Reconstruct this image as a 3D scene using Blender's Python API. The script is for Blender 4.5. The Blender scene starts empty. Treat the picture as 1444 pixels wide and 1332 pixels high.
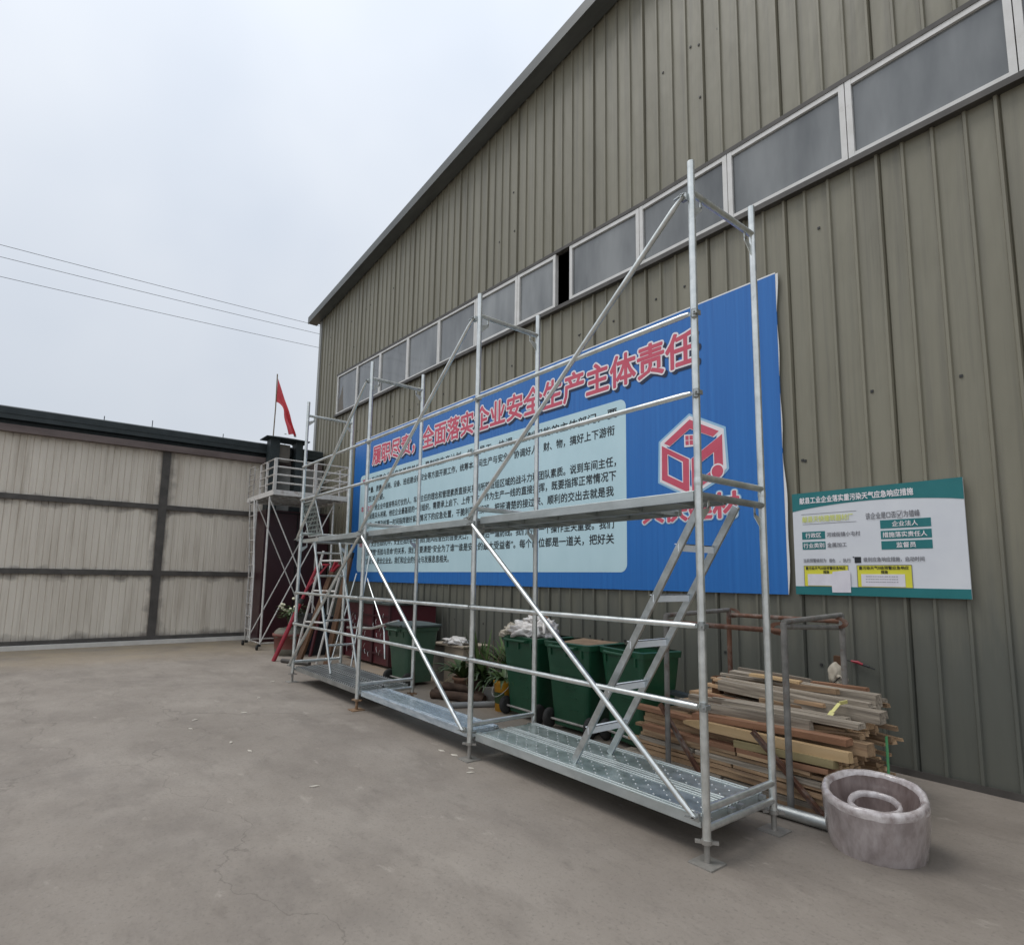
import bpy, bmesh, math, random
from mathutils import Vector, Matrix, noise
R = math.radians
S = bpy.context.scene
COL = S.collection
random.seed(7)

# ------------------------------------------------------------------ camera
cam_d = bpy.data.cameras.new('camera')
cam = bpy.data.objects.new('camera', cam_d); COL.objects.link(cam); S.camera = cam
F_PX, YAW, PITCH, ROLL, H_CAM = 833.55, R(-51.512), R(7.196), R(0.8805), 1.45
cam_d.sensor_fit = 'HORIZONTAL'; cam_d.sensor_width = 36.0
cam_d.lens = F_PX / 1444 * 36.0
cam_d.shift_x = -4.0 / 1444; cam_d.shift_y = 44.5 / 1444
cam_d.clip_start = 0.05; cam_d.clip_end = 3000
fw = Vector((math.sin(YAW) * math.cos(PITCH), math.cos(YAW) * math.cos(PITCH), math.sin(PITCH)))
rt = Vector((math.cos(YAW), -math.sin(YAW), 0)); up = rt.cross(fw)
r2 = math.cos(ROLL) * rt + math.sin(ROLL) * up; u2 = -math.sin(ROLL) * rt + math.cos(ROLL) * up
M = Matrix((r2, u2, -fw)).transposed().to_4x4(); M.translation = (0, 0, H_CAM)
cam.matrix_world = M

# ------------------------------------------------------------------ sky, sun, exposure
SUN_EL, SUN_AZ = R(63), R(222)       # azimuth measured clockwise from +Y
w = bpy.data.worlds.new('World'); S.world = w; w.use_nodes = True
nt = w.node_tree; nt.nodes.clear()
out = nt.nodes.new('ShaderNodeOutputWorld'); bg = nt.nodes.new('ShaderNodeBackground')
sky = nt.nodes.new('ShaderNodeTexSky'); sky.sky_type = 'NISHITA'; sky.sun_disc = False
sky.sun_elevation = SUN_EL; sky.sun_rotation = SUN_AZ
tc = nt.nodes.new('ShaderNodeTexCoord')
nz = nt.nodes.new('ShaderNodeTexNoise'); nz.inputs['Scale'].default_value = 1.6; nz.inputs['Detail'].default_value = 4
cr = nt.nodes.new('ShaderNodeValToRGB')
cr.color_ramp.elements[0].position = .3; cr.color_ramp.elements[0].color = (5.7, 6.2, 6.95, 1)
cr.color_ramp.elements[1].position = .72; cr.color_ramp.elements[1].color = (7.6, 7.85, 8.15, 1)
sp = nt.nodes.new('ShaderNodeSeparateXYZ')
pw = nt.nodes.new('ShaderNodeMath'); pw.operation = 'POWER'; pw.inputs[1].default_value = 1.7; pw.use_clamp = True
el = nt.nodes.new('ShaderNodeMath'); el.operation = 'MULTIPLY_ADD'; el.inputs[1].default_value = .85; el.inputs[2].default_value = .90
vm = nt.nodes.new('ShaderNodeVectorMath'); vm.operation = 'SCALE'
mx = nt.nodes.new('ShaderNodeMix'); mx.data_type = 'RGBA'; mx.inputs['Factor'].default_value = .9
bg.inputs['Strength'].default_value = .1
L = nt.links.new
L(tc.outputs['Generated'], nz.inputs['Vector']); L(nz.outputs['Fac'], cr.inputs['Fac'])
L(tc.outputs['Generated'], sp.inputs[0]); L(sp.outputs['Z'], pw.inputs[0]); L(pw.outputs[0], el.inputs[0])
L(cr.outputs['Color'], vm.inputs[0]); L(el.outputs[0], vm.inputs['Scale'])
L(sky.outputs['Color'], mx.inputs['A']); L(vm.outputs[0], mx.inputs['B'])
L(mx.outputs['Result'], bg.inputs['Color']); L(bg.outputs[0], out.inputs['Surface'])
sun_d = bpy.data.lights.new('sun', 'SUN'); sun_d.energy = 1.25; sun_d.angle = R(25); sun_d.color = (1, .97, .92)
sun = bpy.data.objects.new('sun', sun_d); COL.objects.link(sun)
sd = Vector((math.sin(SUN_AZ) * math.cos(SUN_EL), math.cos(SUN_AZ) * math.cos(SUN_EL), math.sin(SUN_EL)))
sun.rotation_euler = sd.to_track_quat('Z', 'Y').to_euler()
S.view_settings.view_transform = 'Standard'; S.view_settings.look = 'None'
S.view_settings.exposure = 0.12; S.view_settings.gamma = 1.0
S.cycles.max_bounces = 6

# ------------------------------------------------------------------ materials
def pmat(name, c1, c2=None, scale=4, stretch=(1, 1, 1), rough=.6, metal=0, bump=0, lo=.35, hi=.65, c3=None, s3=1.2, lo3=.5, hi3=.75,
         st3=(1, 1, 1), f3=1.0, rand=0, detail=6, rough2=None, spec=None, coat=0, trans=0):
    m = bpy.data.materials.new(name); m.use_nodes = True
    t = m.node_tree; b = t.nodes['Principled BSDF']; N = t.nodes.new
    b.inputs['Roughness'].default_value = rough; b.inputs['Metallic'].default_value = metal
    if spec is not None: b.inputs['Specular IOR Level'].default_value = spec
    if coat: b.inputs['Coat Weight'].default_value = coat; b.inputs['Coat Roughness'].default_value = .15
    if trans: b.inputs['Transmission Weight'].default_value = trans
    if c2 is None:
        b.inputs['Base Color'].default_value = (*c1, 1); last = None
    tcx = N('ShaderNodeTexCoord'); mp = N('ShaderNodeMapping'); mp.inputs['Scale'].default_value = stretch
    t.links.new(tcx.outputs['Object'], mp.inputs['Vector'])
    vec = mp.outputs[0]
    if rand:
        oi = N('ShaderNodeObjectInfo'); ad = N('ShaderNodeVectorMath'); ad.operation = 'MULTIPLY_ADD'
        cb = N('ShaderNodeCombineXYZ')
        for k in range(3): t.links.new(oi.outputs['Random'], cb.inputs[k])
        ad.inputs[1].default_value = (37, 53, 71); t.links.new(cb.outputs[0], ad.inputs[0]); t.links.new(mp.outputs[0], ad.inputs[2])
        vec = ad.outputs[0]
    n = N('ShaderNodeTexNoise'); n.inputs['Scale'].default_value = scale; n.inputs['Detail'].default_value = detail
    n.inputs['Roughness'].default_value = .6
    t.links.new(vec, n.inputs['Vector'])
    last = None
    if c2 is not None:
        r = N('ShaderNodeValToRGB'); e = r.color_ramp.elements
        e[0].position = lo; e[0].color = (*c1, 1); e[1].position = hi; e[1].color = (*c2, 1)
        t.links.new(n.outputs['Fac'], r.inputs['Fac']); last = r.outputs['Color']
    if c3 is not None:
        mp3 = N('ShaderNodeMapping'); mp3.inputs['Scale'].default_value = st3
        t.links.new(tcx.outputs['Object'], mp3.inputs['Vector'])
        n3 = N('ShaderNodeTexNoise'); n3.inputs['Scale'].default_value = s3; n3.inputs['Detail'].default_value = 8
        n3.inputs['Roughness'].default_value = .65
        t.links.new(mp3.outputs[0], n3.inputs['Vector'])
        r3 = N('ShaderNodeMapRange'); r3.inputs['From Min'].default_value = lo3; r3.inputs['From Max'].default_value = hi3
        r3.inputs['To Max'].default_value = f3
        t.links.new(n3.outputs['Fac'], r3.inputs['Value'])
        k = N('ShaderNodeMix'); k.data_type = 'RGBA'; k.inputs['A'].default_value = (*c1, 1); k.inputs['B'].default_value = (*c3, 1)
        if last: t.links.new(last, k.inputs['A'])
        t.links.new(r3.outputs[0], k.inputs['Factor']); last = k.outputs['Result']
    if rand and last:
        h = N('ShaderNodeHueSaturation'); mr = N('ShaderNodeMapRange'); mr.inputs['To Min'].default_value = 1 - rand; mr.inputs['To Max'].default_value = 1 + rand
        t.links.new(oi.outputs['Random'], mr.inputs['Value']); t.links.new(mr.outputs[0], h.inputs['Value'])
        t.links.new(last, h.inputs['Color']); last = h.outputs[0]
    if last: t.links.new(last, b.inputs['Base Color'])
    if rough2 is not None:
        rr = N('ShaderNodeMapRange'); rr.inputs['From Min'].default_value = .3; rr.inputs['From Max'].default_value = .7
        rr.inputs['To Min'].default_value = rough; rr.inputs['To Max'].default_value = rough2
        t.links.new(n.outputs['Fac'], rr.inputs['Value']); t.links.new(rr.outputs[0], b.inputs['Roughness'])
    if bump:
        bp = N('ShaderNodeBump'); bp.inputs['Strength'].default_value = bump; bp.inputs['Distance'].default_value = .01
        t.links.new(n.outputs['Fac'], bp.inputs['Height']); t.links.new(bp.outputs[0], b.inputs['Normal'])
    return m

MT = {}
MT['galv'] = pmat('galvanised_tube', (.62, .65, .64), (.80, .82, .80), 14, (1, 1, 1), .28, .88, .03, rough2=.42, c3=(.46, .46, .43), s3=3, lo3=.52, hi3=.8, f3=.7)
MT['galv_dull'] = pmat('dull_galvanised', (.36, .38, .38), (.52, .54, .53), 10, rough=.42, metal=.85, c3=(.25, .22, .19), s3=4, lo3=.6, hi3=.8, f3=.6)
MT['jack'] = pmat('rusty_jack', (.22, .12, .06), (.34, .24, .16), 20, rough=.7, metal=.4, bump=.2)
MT['jack_grey'] = pmat('grey_jack', (.27, .26, .24), (.36, .34, .31), 20, rough=.6, metal=.5, bump=.2)
MT['deck_side'] = pmat('zinc_side', (.42, .46, .46), (.56, .60, .60), 9, (.4, 1, 1), .42, .65, c3=(.34, .36, .34), s3=3, f3=.6)
MT['deck'] = pmat('zinc_deck', (.46, .53, .51), (.66, .72, .70), 9, rough=.26, metal=.8, rough2=.42, c3=(.26, .30, .25), s3=3.5, lo3=.5, hi3=.7, f3=.6)
MT['deck_film'] = pmat('film_covered_deck', (.40, .48, .55), (.66, .73, .79), 34, (.25, 1, 1), .26, .6, .1)
MT['dot'] = pmat('bright_dimple', (.55, .57, .57), None, rough=.35, metal=.9)
MT['ladder'] = pmat('ladder_steel', (.44, .48, .49), (.62, .66, .67), 12, rough=.30, metal=.9, rough2=.42)
MT['rung'] = pmat('bright_rung', (.78, .83, .88), (.86, .90, .94), 12, rough=.4, metal=.1)
MT['white_tube'] = pmat('white_painted_tube', (.55, .53, .50), (.66, .64, .61), 9, rough=.5, c3=(.22, .12, .08), s3=7, lo3=.58, hi3=.72, f3=.8)
MT['tower_grey'] = pmat('dirty_tower_steel', (.30, .28, .26), (.46, .44, .41), 9, rough=.6, c3=(.18, .11, .08), s3=6, lo3=.55, hi3=.72, f3=.7)
MT['wall'] = pmat('olive_sheet', (.200, .187, .138), (.234, .219, .164), 2.2, (1, 1, .12), .5, 0, 0, c3=(.115, .108, .088), s3=1.8, lo3=.48, hi3=.76, st3=(6, 1, .16), f3=.7)
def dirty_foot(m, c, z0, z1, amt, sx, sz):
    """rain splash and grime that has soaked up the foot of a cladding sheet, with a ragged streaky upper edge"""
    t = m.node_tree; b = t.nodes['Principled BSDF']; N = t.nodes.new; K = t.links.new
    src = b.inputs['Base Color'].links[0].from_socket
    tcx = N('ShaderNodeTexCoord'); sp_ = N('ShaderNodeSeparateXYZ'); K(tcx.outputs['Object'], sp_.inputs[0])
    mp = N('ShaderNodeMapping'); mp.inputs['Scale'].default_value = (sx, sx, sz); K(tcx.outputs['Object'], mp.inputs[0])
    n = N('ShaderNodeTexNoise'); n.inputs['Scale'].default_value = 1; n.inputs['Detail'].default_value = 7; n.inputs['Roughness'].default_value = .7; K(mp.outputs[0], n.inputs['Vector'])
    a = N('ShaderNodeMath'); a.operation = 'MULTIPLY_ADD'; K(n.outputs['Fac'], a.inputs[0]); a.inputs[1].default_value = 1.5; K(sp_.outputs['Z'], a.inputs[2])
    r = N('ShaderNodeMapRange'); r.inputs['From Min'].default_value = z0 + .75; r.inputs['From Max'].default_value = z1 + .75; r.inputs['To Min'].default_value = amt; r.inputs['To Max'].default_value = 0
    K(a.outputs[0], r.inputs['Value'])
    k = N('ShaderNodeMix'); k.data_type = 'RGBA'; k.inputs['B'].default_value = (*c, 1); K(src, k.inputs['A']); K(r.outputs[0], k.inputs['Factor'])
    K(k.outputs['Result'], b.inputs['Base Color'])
def oil_can(m, sx, sz, st):
    t = m.node_tree; b = t.nodes['Principled BSDF']; N = t.nodes.new
    tcx = N('ShaderNodeTexCoord'); mp = N('ShaderNodeMapping'); mp.inputs['Scale'].default_value = (sx, sx, sz); t.links.new(tcx.outputs['Object'], mp.inputs[0])
    n = N('ShaderNodeTexNoise'); n.inputs['Scale'].default_value = 1; n.inputs['Detail'].default_value = 3; t.links.new(mp.outputs[0], n.inputs['Vector'])
    bp = N('ShaderNodeBump'); bp.inputs['Strength'].default_value = st; bp.inputs['Distance'].default_value = .05
    t.links.new(n.outputs['Fac'], bp.inputs['Height']); t.links.new(bp.outputs[0], b.inputs['Normal'])
oil_can(MT['wall'], 3.2, .8, .55)
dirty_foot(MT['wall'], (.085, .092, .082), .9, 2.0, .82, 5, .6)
MT['trim_grey'] = pmat('grey_trim', (.27, .275, .26), (.36, .365, .35), 5, (1, 1, .2), .5)
MT['rake'] = pmat('dark_rake_trim', (.085, .09, .088), (.12, .127, .122), 4, (.3, 1, 1), .5)
MT['roofdark'] = pmat('dark_roof_sheet', (.045, .05, .052), (.075, .083, .085), 3, rough=.55)
MT['gate'] = pmat('beige_panel', (.60, .545, .465), (.70, .645, .56), 2.2, (1, 1, .18), .6, 0, 0, c3=(.30, .245, .18), s3=1.7, lo3=.5, hi3=.78, st3=(1, 5, .25), f3=.7)
def gate_grime(m):
    t = m.node_tree; b = t.nodes['Principled BSDF']; N = t.nodes.new; K = t.links.new
    src = b.inputs['Base Color'].links[0].from_socket
    tcx = N('ShaderNodeTexCoord'); sp_ = N('ShaderNodeSeparateXYZ'); K(tcx.outputs['Object'], sp_.inputs[0])
    n = N('ShaderNodeTexNoise'); n.inputs['Scale'].default_value = 3.5; n.inputs['Detail'].default_value = 7; K(tcx.outputs['Object'], n.inputs['Vector'])
    def band(sock, off, wdt):
        a = N('ShaderNodeMath'); a.operation = 'SUBTRACT'; K(sock, a.inputs[0]); a.inputs[1].default_value = off
        c = N('ShaderNodeMath'); c.operation = 'ABSOLUTE'; K(a.outputs[0], c.inputs[0])
        d = N('ShaderNodeMath'); d.operation = 'MULTIPLY_ADD'; K(n.outputs['Fac'], d.inputs[0]); d.inputs[1].default_value = -.45; K(c.outputs[0], d.inputs[2])
        r = N('ShaderNodeMapRange'); r.inputs['From Min'].default_value = -.22; r.inputs['From Max'].default_value = wdt * .75 - .22; r.inputs['To Min'].default_value = .7; r.inputs['To Max'].default_value = 0; K(d.outputs[0], r.inputs['Value'])
        return r.outputs[0]
    for sock, off, wdt in ((sp_.outputs['Z'], 4.2, .30), (sp_.outputs['Z'], 2.80, .16), (sp_.outputs['Z'], 1.40, .16), (sp_.outputs['Z'], .1, .22), (sp_.outputs['Y'], 1.93 + 6, .22), (sp_.outputs['Y'], -1.25 + 6, .2), (sp_.outputs['Y'], -4.4 + 6, .2)):
        k = N('ShaderNodeMix'); k.data_type = 'RGBA'; k.inputs['B'].default_value = (.12, .10, .085, 1); K(src, k.inputs['A']); K(band(sock, off, wdt), k.inputs['Factor']); src = k.outputs['Result']
    K(src, b.inputs['Base Color'])
gate_grime(MT['gate'])
MT['slate'] = pmat('dark_slate_metal', (.012, .021, .024), (.026, .037, .040), 5, rough=.55)
MT['frame_white'] = pmat('window_alloy', (.62, .61, .58), (.70, .69, .67), 7, rough=.45, c3=(.35, .33, .3), s3=6, lo3=.6, hi3=.85, f3=.7)
MT['dark'] = pmat('dark_interior', (.012, .012, .014), None, rough=.9)
MT['screw'] = pmat('dark_screw', (.03, .03, .03), None, rough=.6)
MT['blue'] = pmat('blue_banner', (.016, .138, .445), (.022, .165, .50), 3, (7, 1, .12), .38, 0, .7)
MT['paleblue'] = pmat('pale_blue_print', (.50, .69, .75), (.55, .74, .80), 2, (1, 1, .5), .45)
MT['hem'] = pmat('white_hem', (.75, .75, .74), None, rough=.6)
MT['red_print'] = pmat('rose_red_print', (.56, .075, .125), (.62, .10, .155), 3, rough=.5)
MT['white_print'] = pmat('white_print', (.82, .78, .80), None, rough=.5)
MT['glow_print'] = pmat('pale_glow_print', (.30, .52, .70), None, rough=.5)
MT['shadow_print'] = pmat('navy_print', (.008, .02, .06), None, rough=.5)
MT['ink'] = pmat('black_ink', (.012, .016, .02), None, rough=.5)
MT['teal'] = pmat('teal_print', (.012, .155, .165), (.016, .175, .185), 5, rough=.4)
MT['board_white'] = pmat('board_white', (.64, .66, .70), (.69, .71, .74), 3, rough=.4)
MT['yellow_print'] = pmat('yellow_print', (.66, .62, .045), (.72, .69, .06), 4, rough=.45)
MT['lime_print'] = pmat('pale_lime_ink', (.66, .70, .20), None, rough=.5)
MT['grey_ink'] = pmat('grey_ink', (.16, .16, .18), None, rough=.5)
MT['paper'] = pmat('pasted_paper', (.66, .64, .70), (.74, .72, .77), 8, rough=.7, bump=.3)
MT['gate_steel'] = pmat('gate_frame_steel', (.052, .047, .043), (.085, .078, .070), 5, rough=.6)
MT['rusttrim'] = pmat('brown_gutter', (.10, .075, .07), (.16, .125, .115), 4, (1, .3, 1), .6)
MT['white_curb'] = pmat('whitewashed_curb', (.56, .54, .50), (.66, .64, .60), 4, rough=.8)
MT['maroon'] = pmat('maroon_paint', (.034, .008, .012), (.046, .011, .016), 2, rough=.4)
MT['maroon2'] = pmat('maroon_bin_paint', (.078, .012, .018), (.10, .018, .025), 6, rough=.45, c3=(.02, .008, .008), s3=3, f3=.7)
MT['greywall'] = pmat('grey_render', (.20, .20, .19), (.30, .30, .285), 2.5, rough=.8, c3=(.11, .11, .10), s3=2, f3=.6)
MT['flag'] = pmat('red_flag', (.74, .09, .11), (.80, .12, .14), 4, rough=.7)
MT['bamboo'] = pmat('flag_pole', (.20, .15, .09), (.28, .22, .15), 6, rough=.6)
MT['green_bin'] = pmat('green_plastic', (.007, .056, .026), (.012, .076, .037), 3, rough=.42, c3=(.05, .085, .06), s3=7, lo3=.58, hi3=.8, f3=.5)
MT['grey_green'] = pmat('grey_green_plastic', (.042, .092, .056), (.060, .115, .074), 3, rough=.5, c3=(.03, .045, .04), s3=5, f3=.5)
MT['lid_dark'] = pmat('dark_lid', (.045, .06, .055), (.07, .085, .078), 5, rough=.5)
MT['rubber'] = pmat('black_rubber', (.018, .018, .018), (.035, .034, .032), 8, rough=.75)
MT['bag'] = pmat('white_bag', (.50, .46, .43), (.70, .68, .66), 9, rough=.35, bump=.5)
MT['bag2'] = pmat('beige_bag', (.42, .37, .29), (.54, .49, .40), 9, rough=.5, bump=.5)
MT['card'] = pmat('cardboard', (.24, .13, .075), (.31, .18, .11), 5, rough=.85)
MT['soil'] = pmat('brown_fill', (.15, .10, .06), (.22, .15, .095), 9, rough=.95, bump=.6)
MT['tan'] = pmat('tan_board', (.29, .235, .175), (.36, .30, .23), 3, rough=.7)
MT['tan_side'] = pmat('grey_board', (.115, .105, .09), (.16, .145, .125), 4, rough=.8)
MT['terracotta'] = pmat('terracotta', (.26, .135, .085), (.34, .19, .125), 5, rough=.8, bump=.2)
MT['brick_pot'] = pmat('red_brown_pot', (.15, .05, .04), (.19, .07, .055), 5, rough=.7)
MT['pot_base'] = pmat('dull_pot_base', (.13, .125, .095), (.17, .16, .13), 5, rough=.8)
MT['darkpot'] = pmat('dark_pot', (.06, .035, .025), (.10, .06, .045), 5, rough=.8)
MT['pail_white'] = pmat('white_pail', (.55, .55, .52), (.64, .64, .61), 6, rough=.4)
MT['pail_yellow'] = pmat('yellow_pail', (.60, .29, .02), (.68, .35, .03), 6, rough=.35)
MT['leaf'] = pmat('strap_leaf', (.030, .065, .016), (.075, .125, .032), 6, rough=.5, rand=.2)
MT['leaf_dark'] = pmat('dark_leaf', (.016, .038, .012), (.045, .08, .024), 6, rough=.5)
MT['leaf_dry'] = pmat('dry_leaf', (.20, .17, .09), (.30, .25, .14), 6, rough=.8)
MT['petal'] = pmat('cream_petal', (.72, .68, .45), (.8, .77, .62), 20, rough=.7)
MT['log'] = pmat('brown_roll', (.045, .027, .018), (.10, .062, .042), 14, (.2, 1, 1), .9, bump=.6)
MT['rust'] = pmat('rusty_steel', (.085, .036, .022), (.15, .070, .042), 11, rough=.8, bump=.3, c3=(.26, .25, .23), s3=5, lo3=.5, hi3=.68, f3=.8)
MT['rust_grey'] = pmat('weathered_steel', (.16, .155, .145), (.25, .24, .225), 11, rough=.7, metal=.3, c3=(.13, .065, .04), s3=6, lo3=.56, hi3=.7, f3=.8)
MT['rustboard'] = pmat('rust_brown_board', (.060, .028, .012), (.115, .055, .024), 6, (1, 1, .15), .75)
MT['redprop'] = pmat('red_paint', (.24, .010, .025), (.33, .018, .035), 8, rough=.4)
MT['wood'] = pmat('sawn_wood', (.27, .162, .088), (.52, .355, .21), 9, (.3, 4, 4), .82, 0, .5, lo=.3, hi=.7, rand=.32, c3=(.12, .085, .062), s3=5, lo3=.48, hi3=.72, st3=(.22, 3, 3), f3=.85)
MT['wood_grey'] = pmat('grey_wood', (.165, .138, .108), (.43, .37, .295), 10, (.22, 5, 5), .85, 0, .6, rand=.22, c3=(.12, .10, .08), s3=4, lo3=.5, hi3=.75, st3=(.2, 4, 4), f3=.7)
MT['wood_pale'] = pmat('speckled_wood', (.46, .31, .155), (.54, .38, .21), 5, (.3, 3, 3), .8, 0, .3, c3=(.14, .08, .04), s3=16, lo3=.64, hi3=.72, f3=.8)
MT['wood_red'] = pmat('red_wood', (.20, .10, .055), (.34, .18, .105), 6, (.3, 3, 3), .75, 0, .3, rand=.1)
MT['wood_olive'] = pmat('olive_wood', (.24, .19, .09), (.33, .27, .14), 6, (.3, 3, 3), .8, 0, .3)
MT['green_strap'] = pmat('green_strap', (.10, .42, .17), (.14, .5, .22), 9, rough=.4)
MT['yellow_tape'] = pmat('yellow_tape', (.72, .68, .24), (.78, .74, .34), 9, rough=.6)
MT['film'] = pmat('wrapped_film', (.16, .118, .108), (.30, .24, .225), 12, (1, 1, .35), .12, 0, .5, coat=.7)
MT['film_edge'] = pmat('film_edge', (.30, .25, .24), (.50, .44, .43), 14, (1, 1, .4), .12, 0, .8, coat=.8)
MT['cable'] = pmat('cable_black', (.02, .02, .022), None, rough=.7)
MT['pvc'] = pmat('grey_pvc', (.22, .225, .225), (.29, .295, .29), 6, rough=.45)
MT['scrap'] = pmat('pale_scrap', (.58, .53, .45), (.7, .66, .58), 9, rough=.8)
MT['bark'] = pmat('bark', (.09, .06, .04), (.14, .10, .07), 8, rough=.9)
MT['navy'] = pmat('black_plastic', (.010, .012, .018), (.018, .02, .026), 6, rough=.45)

def glass_mat():
    m = bpy.data.materials.new('reflection_tone_pane'); m.use_nodes = True
    t = m.node_tree; b = t.nodes['Principled BSDF']
    n = t.nodes.new('ShaderNodeTexNoise'); n.inputs['Scale'].default_value = 1.3; n.inputs['Detail'].default_value = 5
    tcx = t.nodes.new('ShaderNodeTexCoord'); mp = t.nodes.new('ShaderNodeMapping'); mp.inputs['Scale'].default_value = (1.5, 1, .4)
    r = t.nodes.new('ShaderNodeValToRGB'); r.color_ramp.elements[0].color = (.11, .118, .122, 1); r.color_ramp.elements[1].color = (.24, .25, .25, 1); r.color_ramp.elements[0].position = .36; r.color_ramp.elements[1].position = .64  # light and dark greys painted into the pane stand in for window reflections
    t.links.new(tcx.outputs['Object'], mp.inputs[0]); t.links.new(mp.outputs[0], n.inputs[0]); t.links.new(n.outputs[0], r.inputs[0]); t.links.new(r.outputs[0], b.inputs['Base Color'])
    b.inputs['Roughness'].default_value = .05; b.inputs['Specular IOR Level'].default_value = .75
    oi = t.nodes.new('ShaderNodeObjectInfo'); mr = t.nodes.new('ShaderNodeMapRange'); mr.inputs['To Min'].default_value = .55; mr.inputs['To Max'].default_value = 1.25
    hs = t.nodes.new('ShaderNodeHueSaturation'); t.links.new(oi.outputs['Random'], mr.inputs['Value']); t.links.new(mr.outputs[0], hs.inputs['Value']); t.links.new(r.outputs[0], hs.inputs['Color']); t.links.new(hs.outputs[0], b.inputs['Base Color'])
    wv = t.nodes.new('ShaderNodeTexNoise'); wv.inputs['Scale'].default_value = .9; wv.inputs['Detail'].default_value = 1; t.links.new(tcx.outputs['Object'], wv.inputs[0])
    bp = t.nodes.new('ShaderNodeBump'); bp.inputs['Strength'].default_value = .25; bp.inputs['Distance'].default_value = .05; t.links.new(wv.outputs[0], bp.inputs['Height']); t.links.new(bp.outputs[0], b.inputs['Normal'])
    return m
MT['pane'] = glass_mat()

def mesh_deck_mat():
    m = pmat('perforated_zinc', (.34, .36, .36), (.48, .50, .50), 7, rough=.38, metal=.9)
    t = m.node_tree; b = t.nodes['Principled BSDF']; N = t.nodes.new
    tcx = N('ShaderNodeTexCoord'); v = N('ShaderNodeTexVoronoi'); v.voronoi_dimensions = '2D'; v.inputs['Scale'].default_value = 17; v.inputs['Randomness'].default_value = 0
    mr = N('ShaderNodeMapRange'); mr.inputs['From Min'].default_value = .30; mr.inputs['From Max'].default_value = .42
    t.links.new(tcx.outputs['Object'], v.inputs['Vector']); t.links.new(v.outputs['Distance'], mr.inputs['Value'])
    src = b.inputs['Base Color'].links[0].from_socket
    k = N('ShaderNodeMix'); k.data_type = 'RGBA'; k.inputs['A'].default_value = (.035, .035, .035, 1)
    t.links.new(mr.outputs[0], k.inputs['Factor']); t.links.new(src, k.inputs['B']); t.links.new(k.outputs['Result'], b.inputs['Base Color'])
    bp = N('ShaderNodeBump'); bp.inputs['Strength'].default_value = .6; bp.inputs['Distance'].default_value = .006
    t.links.new(mr.outputs[0], bp.inputs['Height']); t.links.new(bp.outputs[0], b.inputs['Normal'])
    return m
MT['deck_mesh'] = mesh_deck_mat()

def expanded_mat():
    m = pmat('expanded_metal', (.30, .36, .35), (.42, .48, .47), 8, rough=.4, metal=.8)
    t = m.node_tree; b = t.nodes['Principled BSDF']; N = t.nodes.new
    tcx = N('ShaderNodeTexCoord'); mp = N('ShaderNodeMapping'); mp.inputs['Rotation'].default_value = (R(90), 0, 0)
    v = N('ShaderNodeTexVoronoi'); v.voronoi_dimensions = '2D'; v.inputs['Scale'].default_value = 17; v.inputs['Randomness'].default_value = 0; v.distance = 'CHEBYCHEV'
    mr = N('ShaderNodeMath'); mr.operation = 'GREATER_THAN'; mr.inputs[1].default_value = .36
    t.links.new(tcx.outputs['Object'], mp.inputs[0]); t.links.new(mp.outputs[0], v.inputs['Vector']); t.links.new(v.outputs['Distance'], mr.inputs[0])
    t.links.new(mr.outputs[0], b.inputs['Alpha'])
    return m
MT['expanded'] = expanded_mat()

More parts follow.
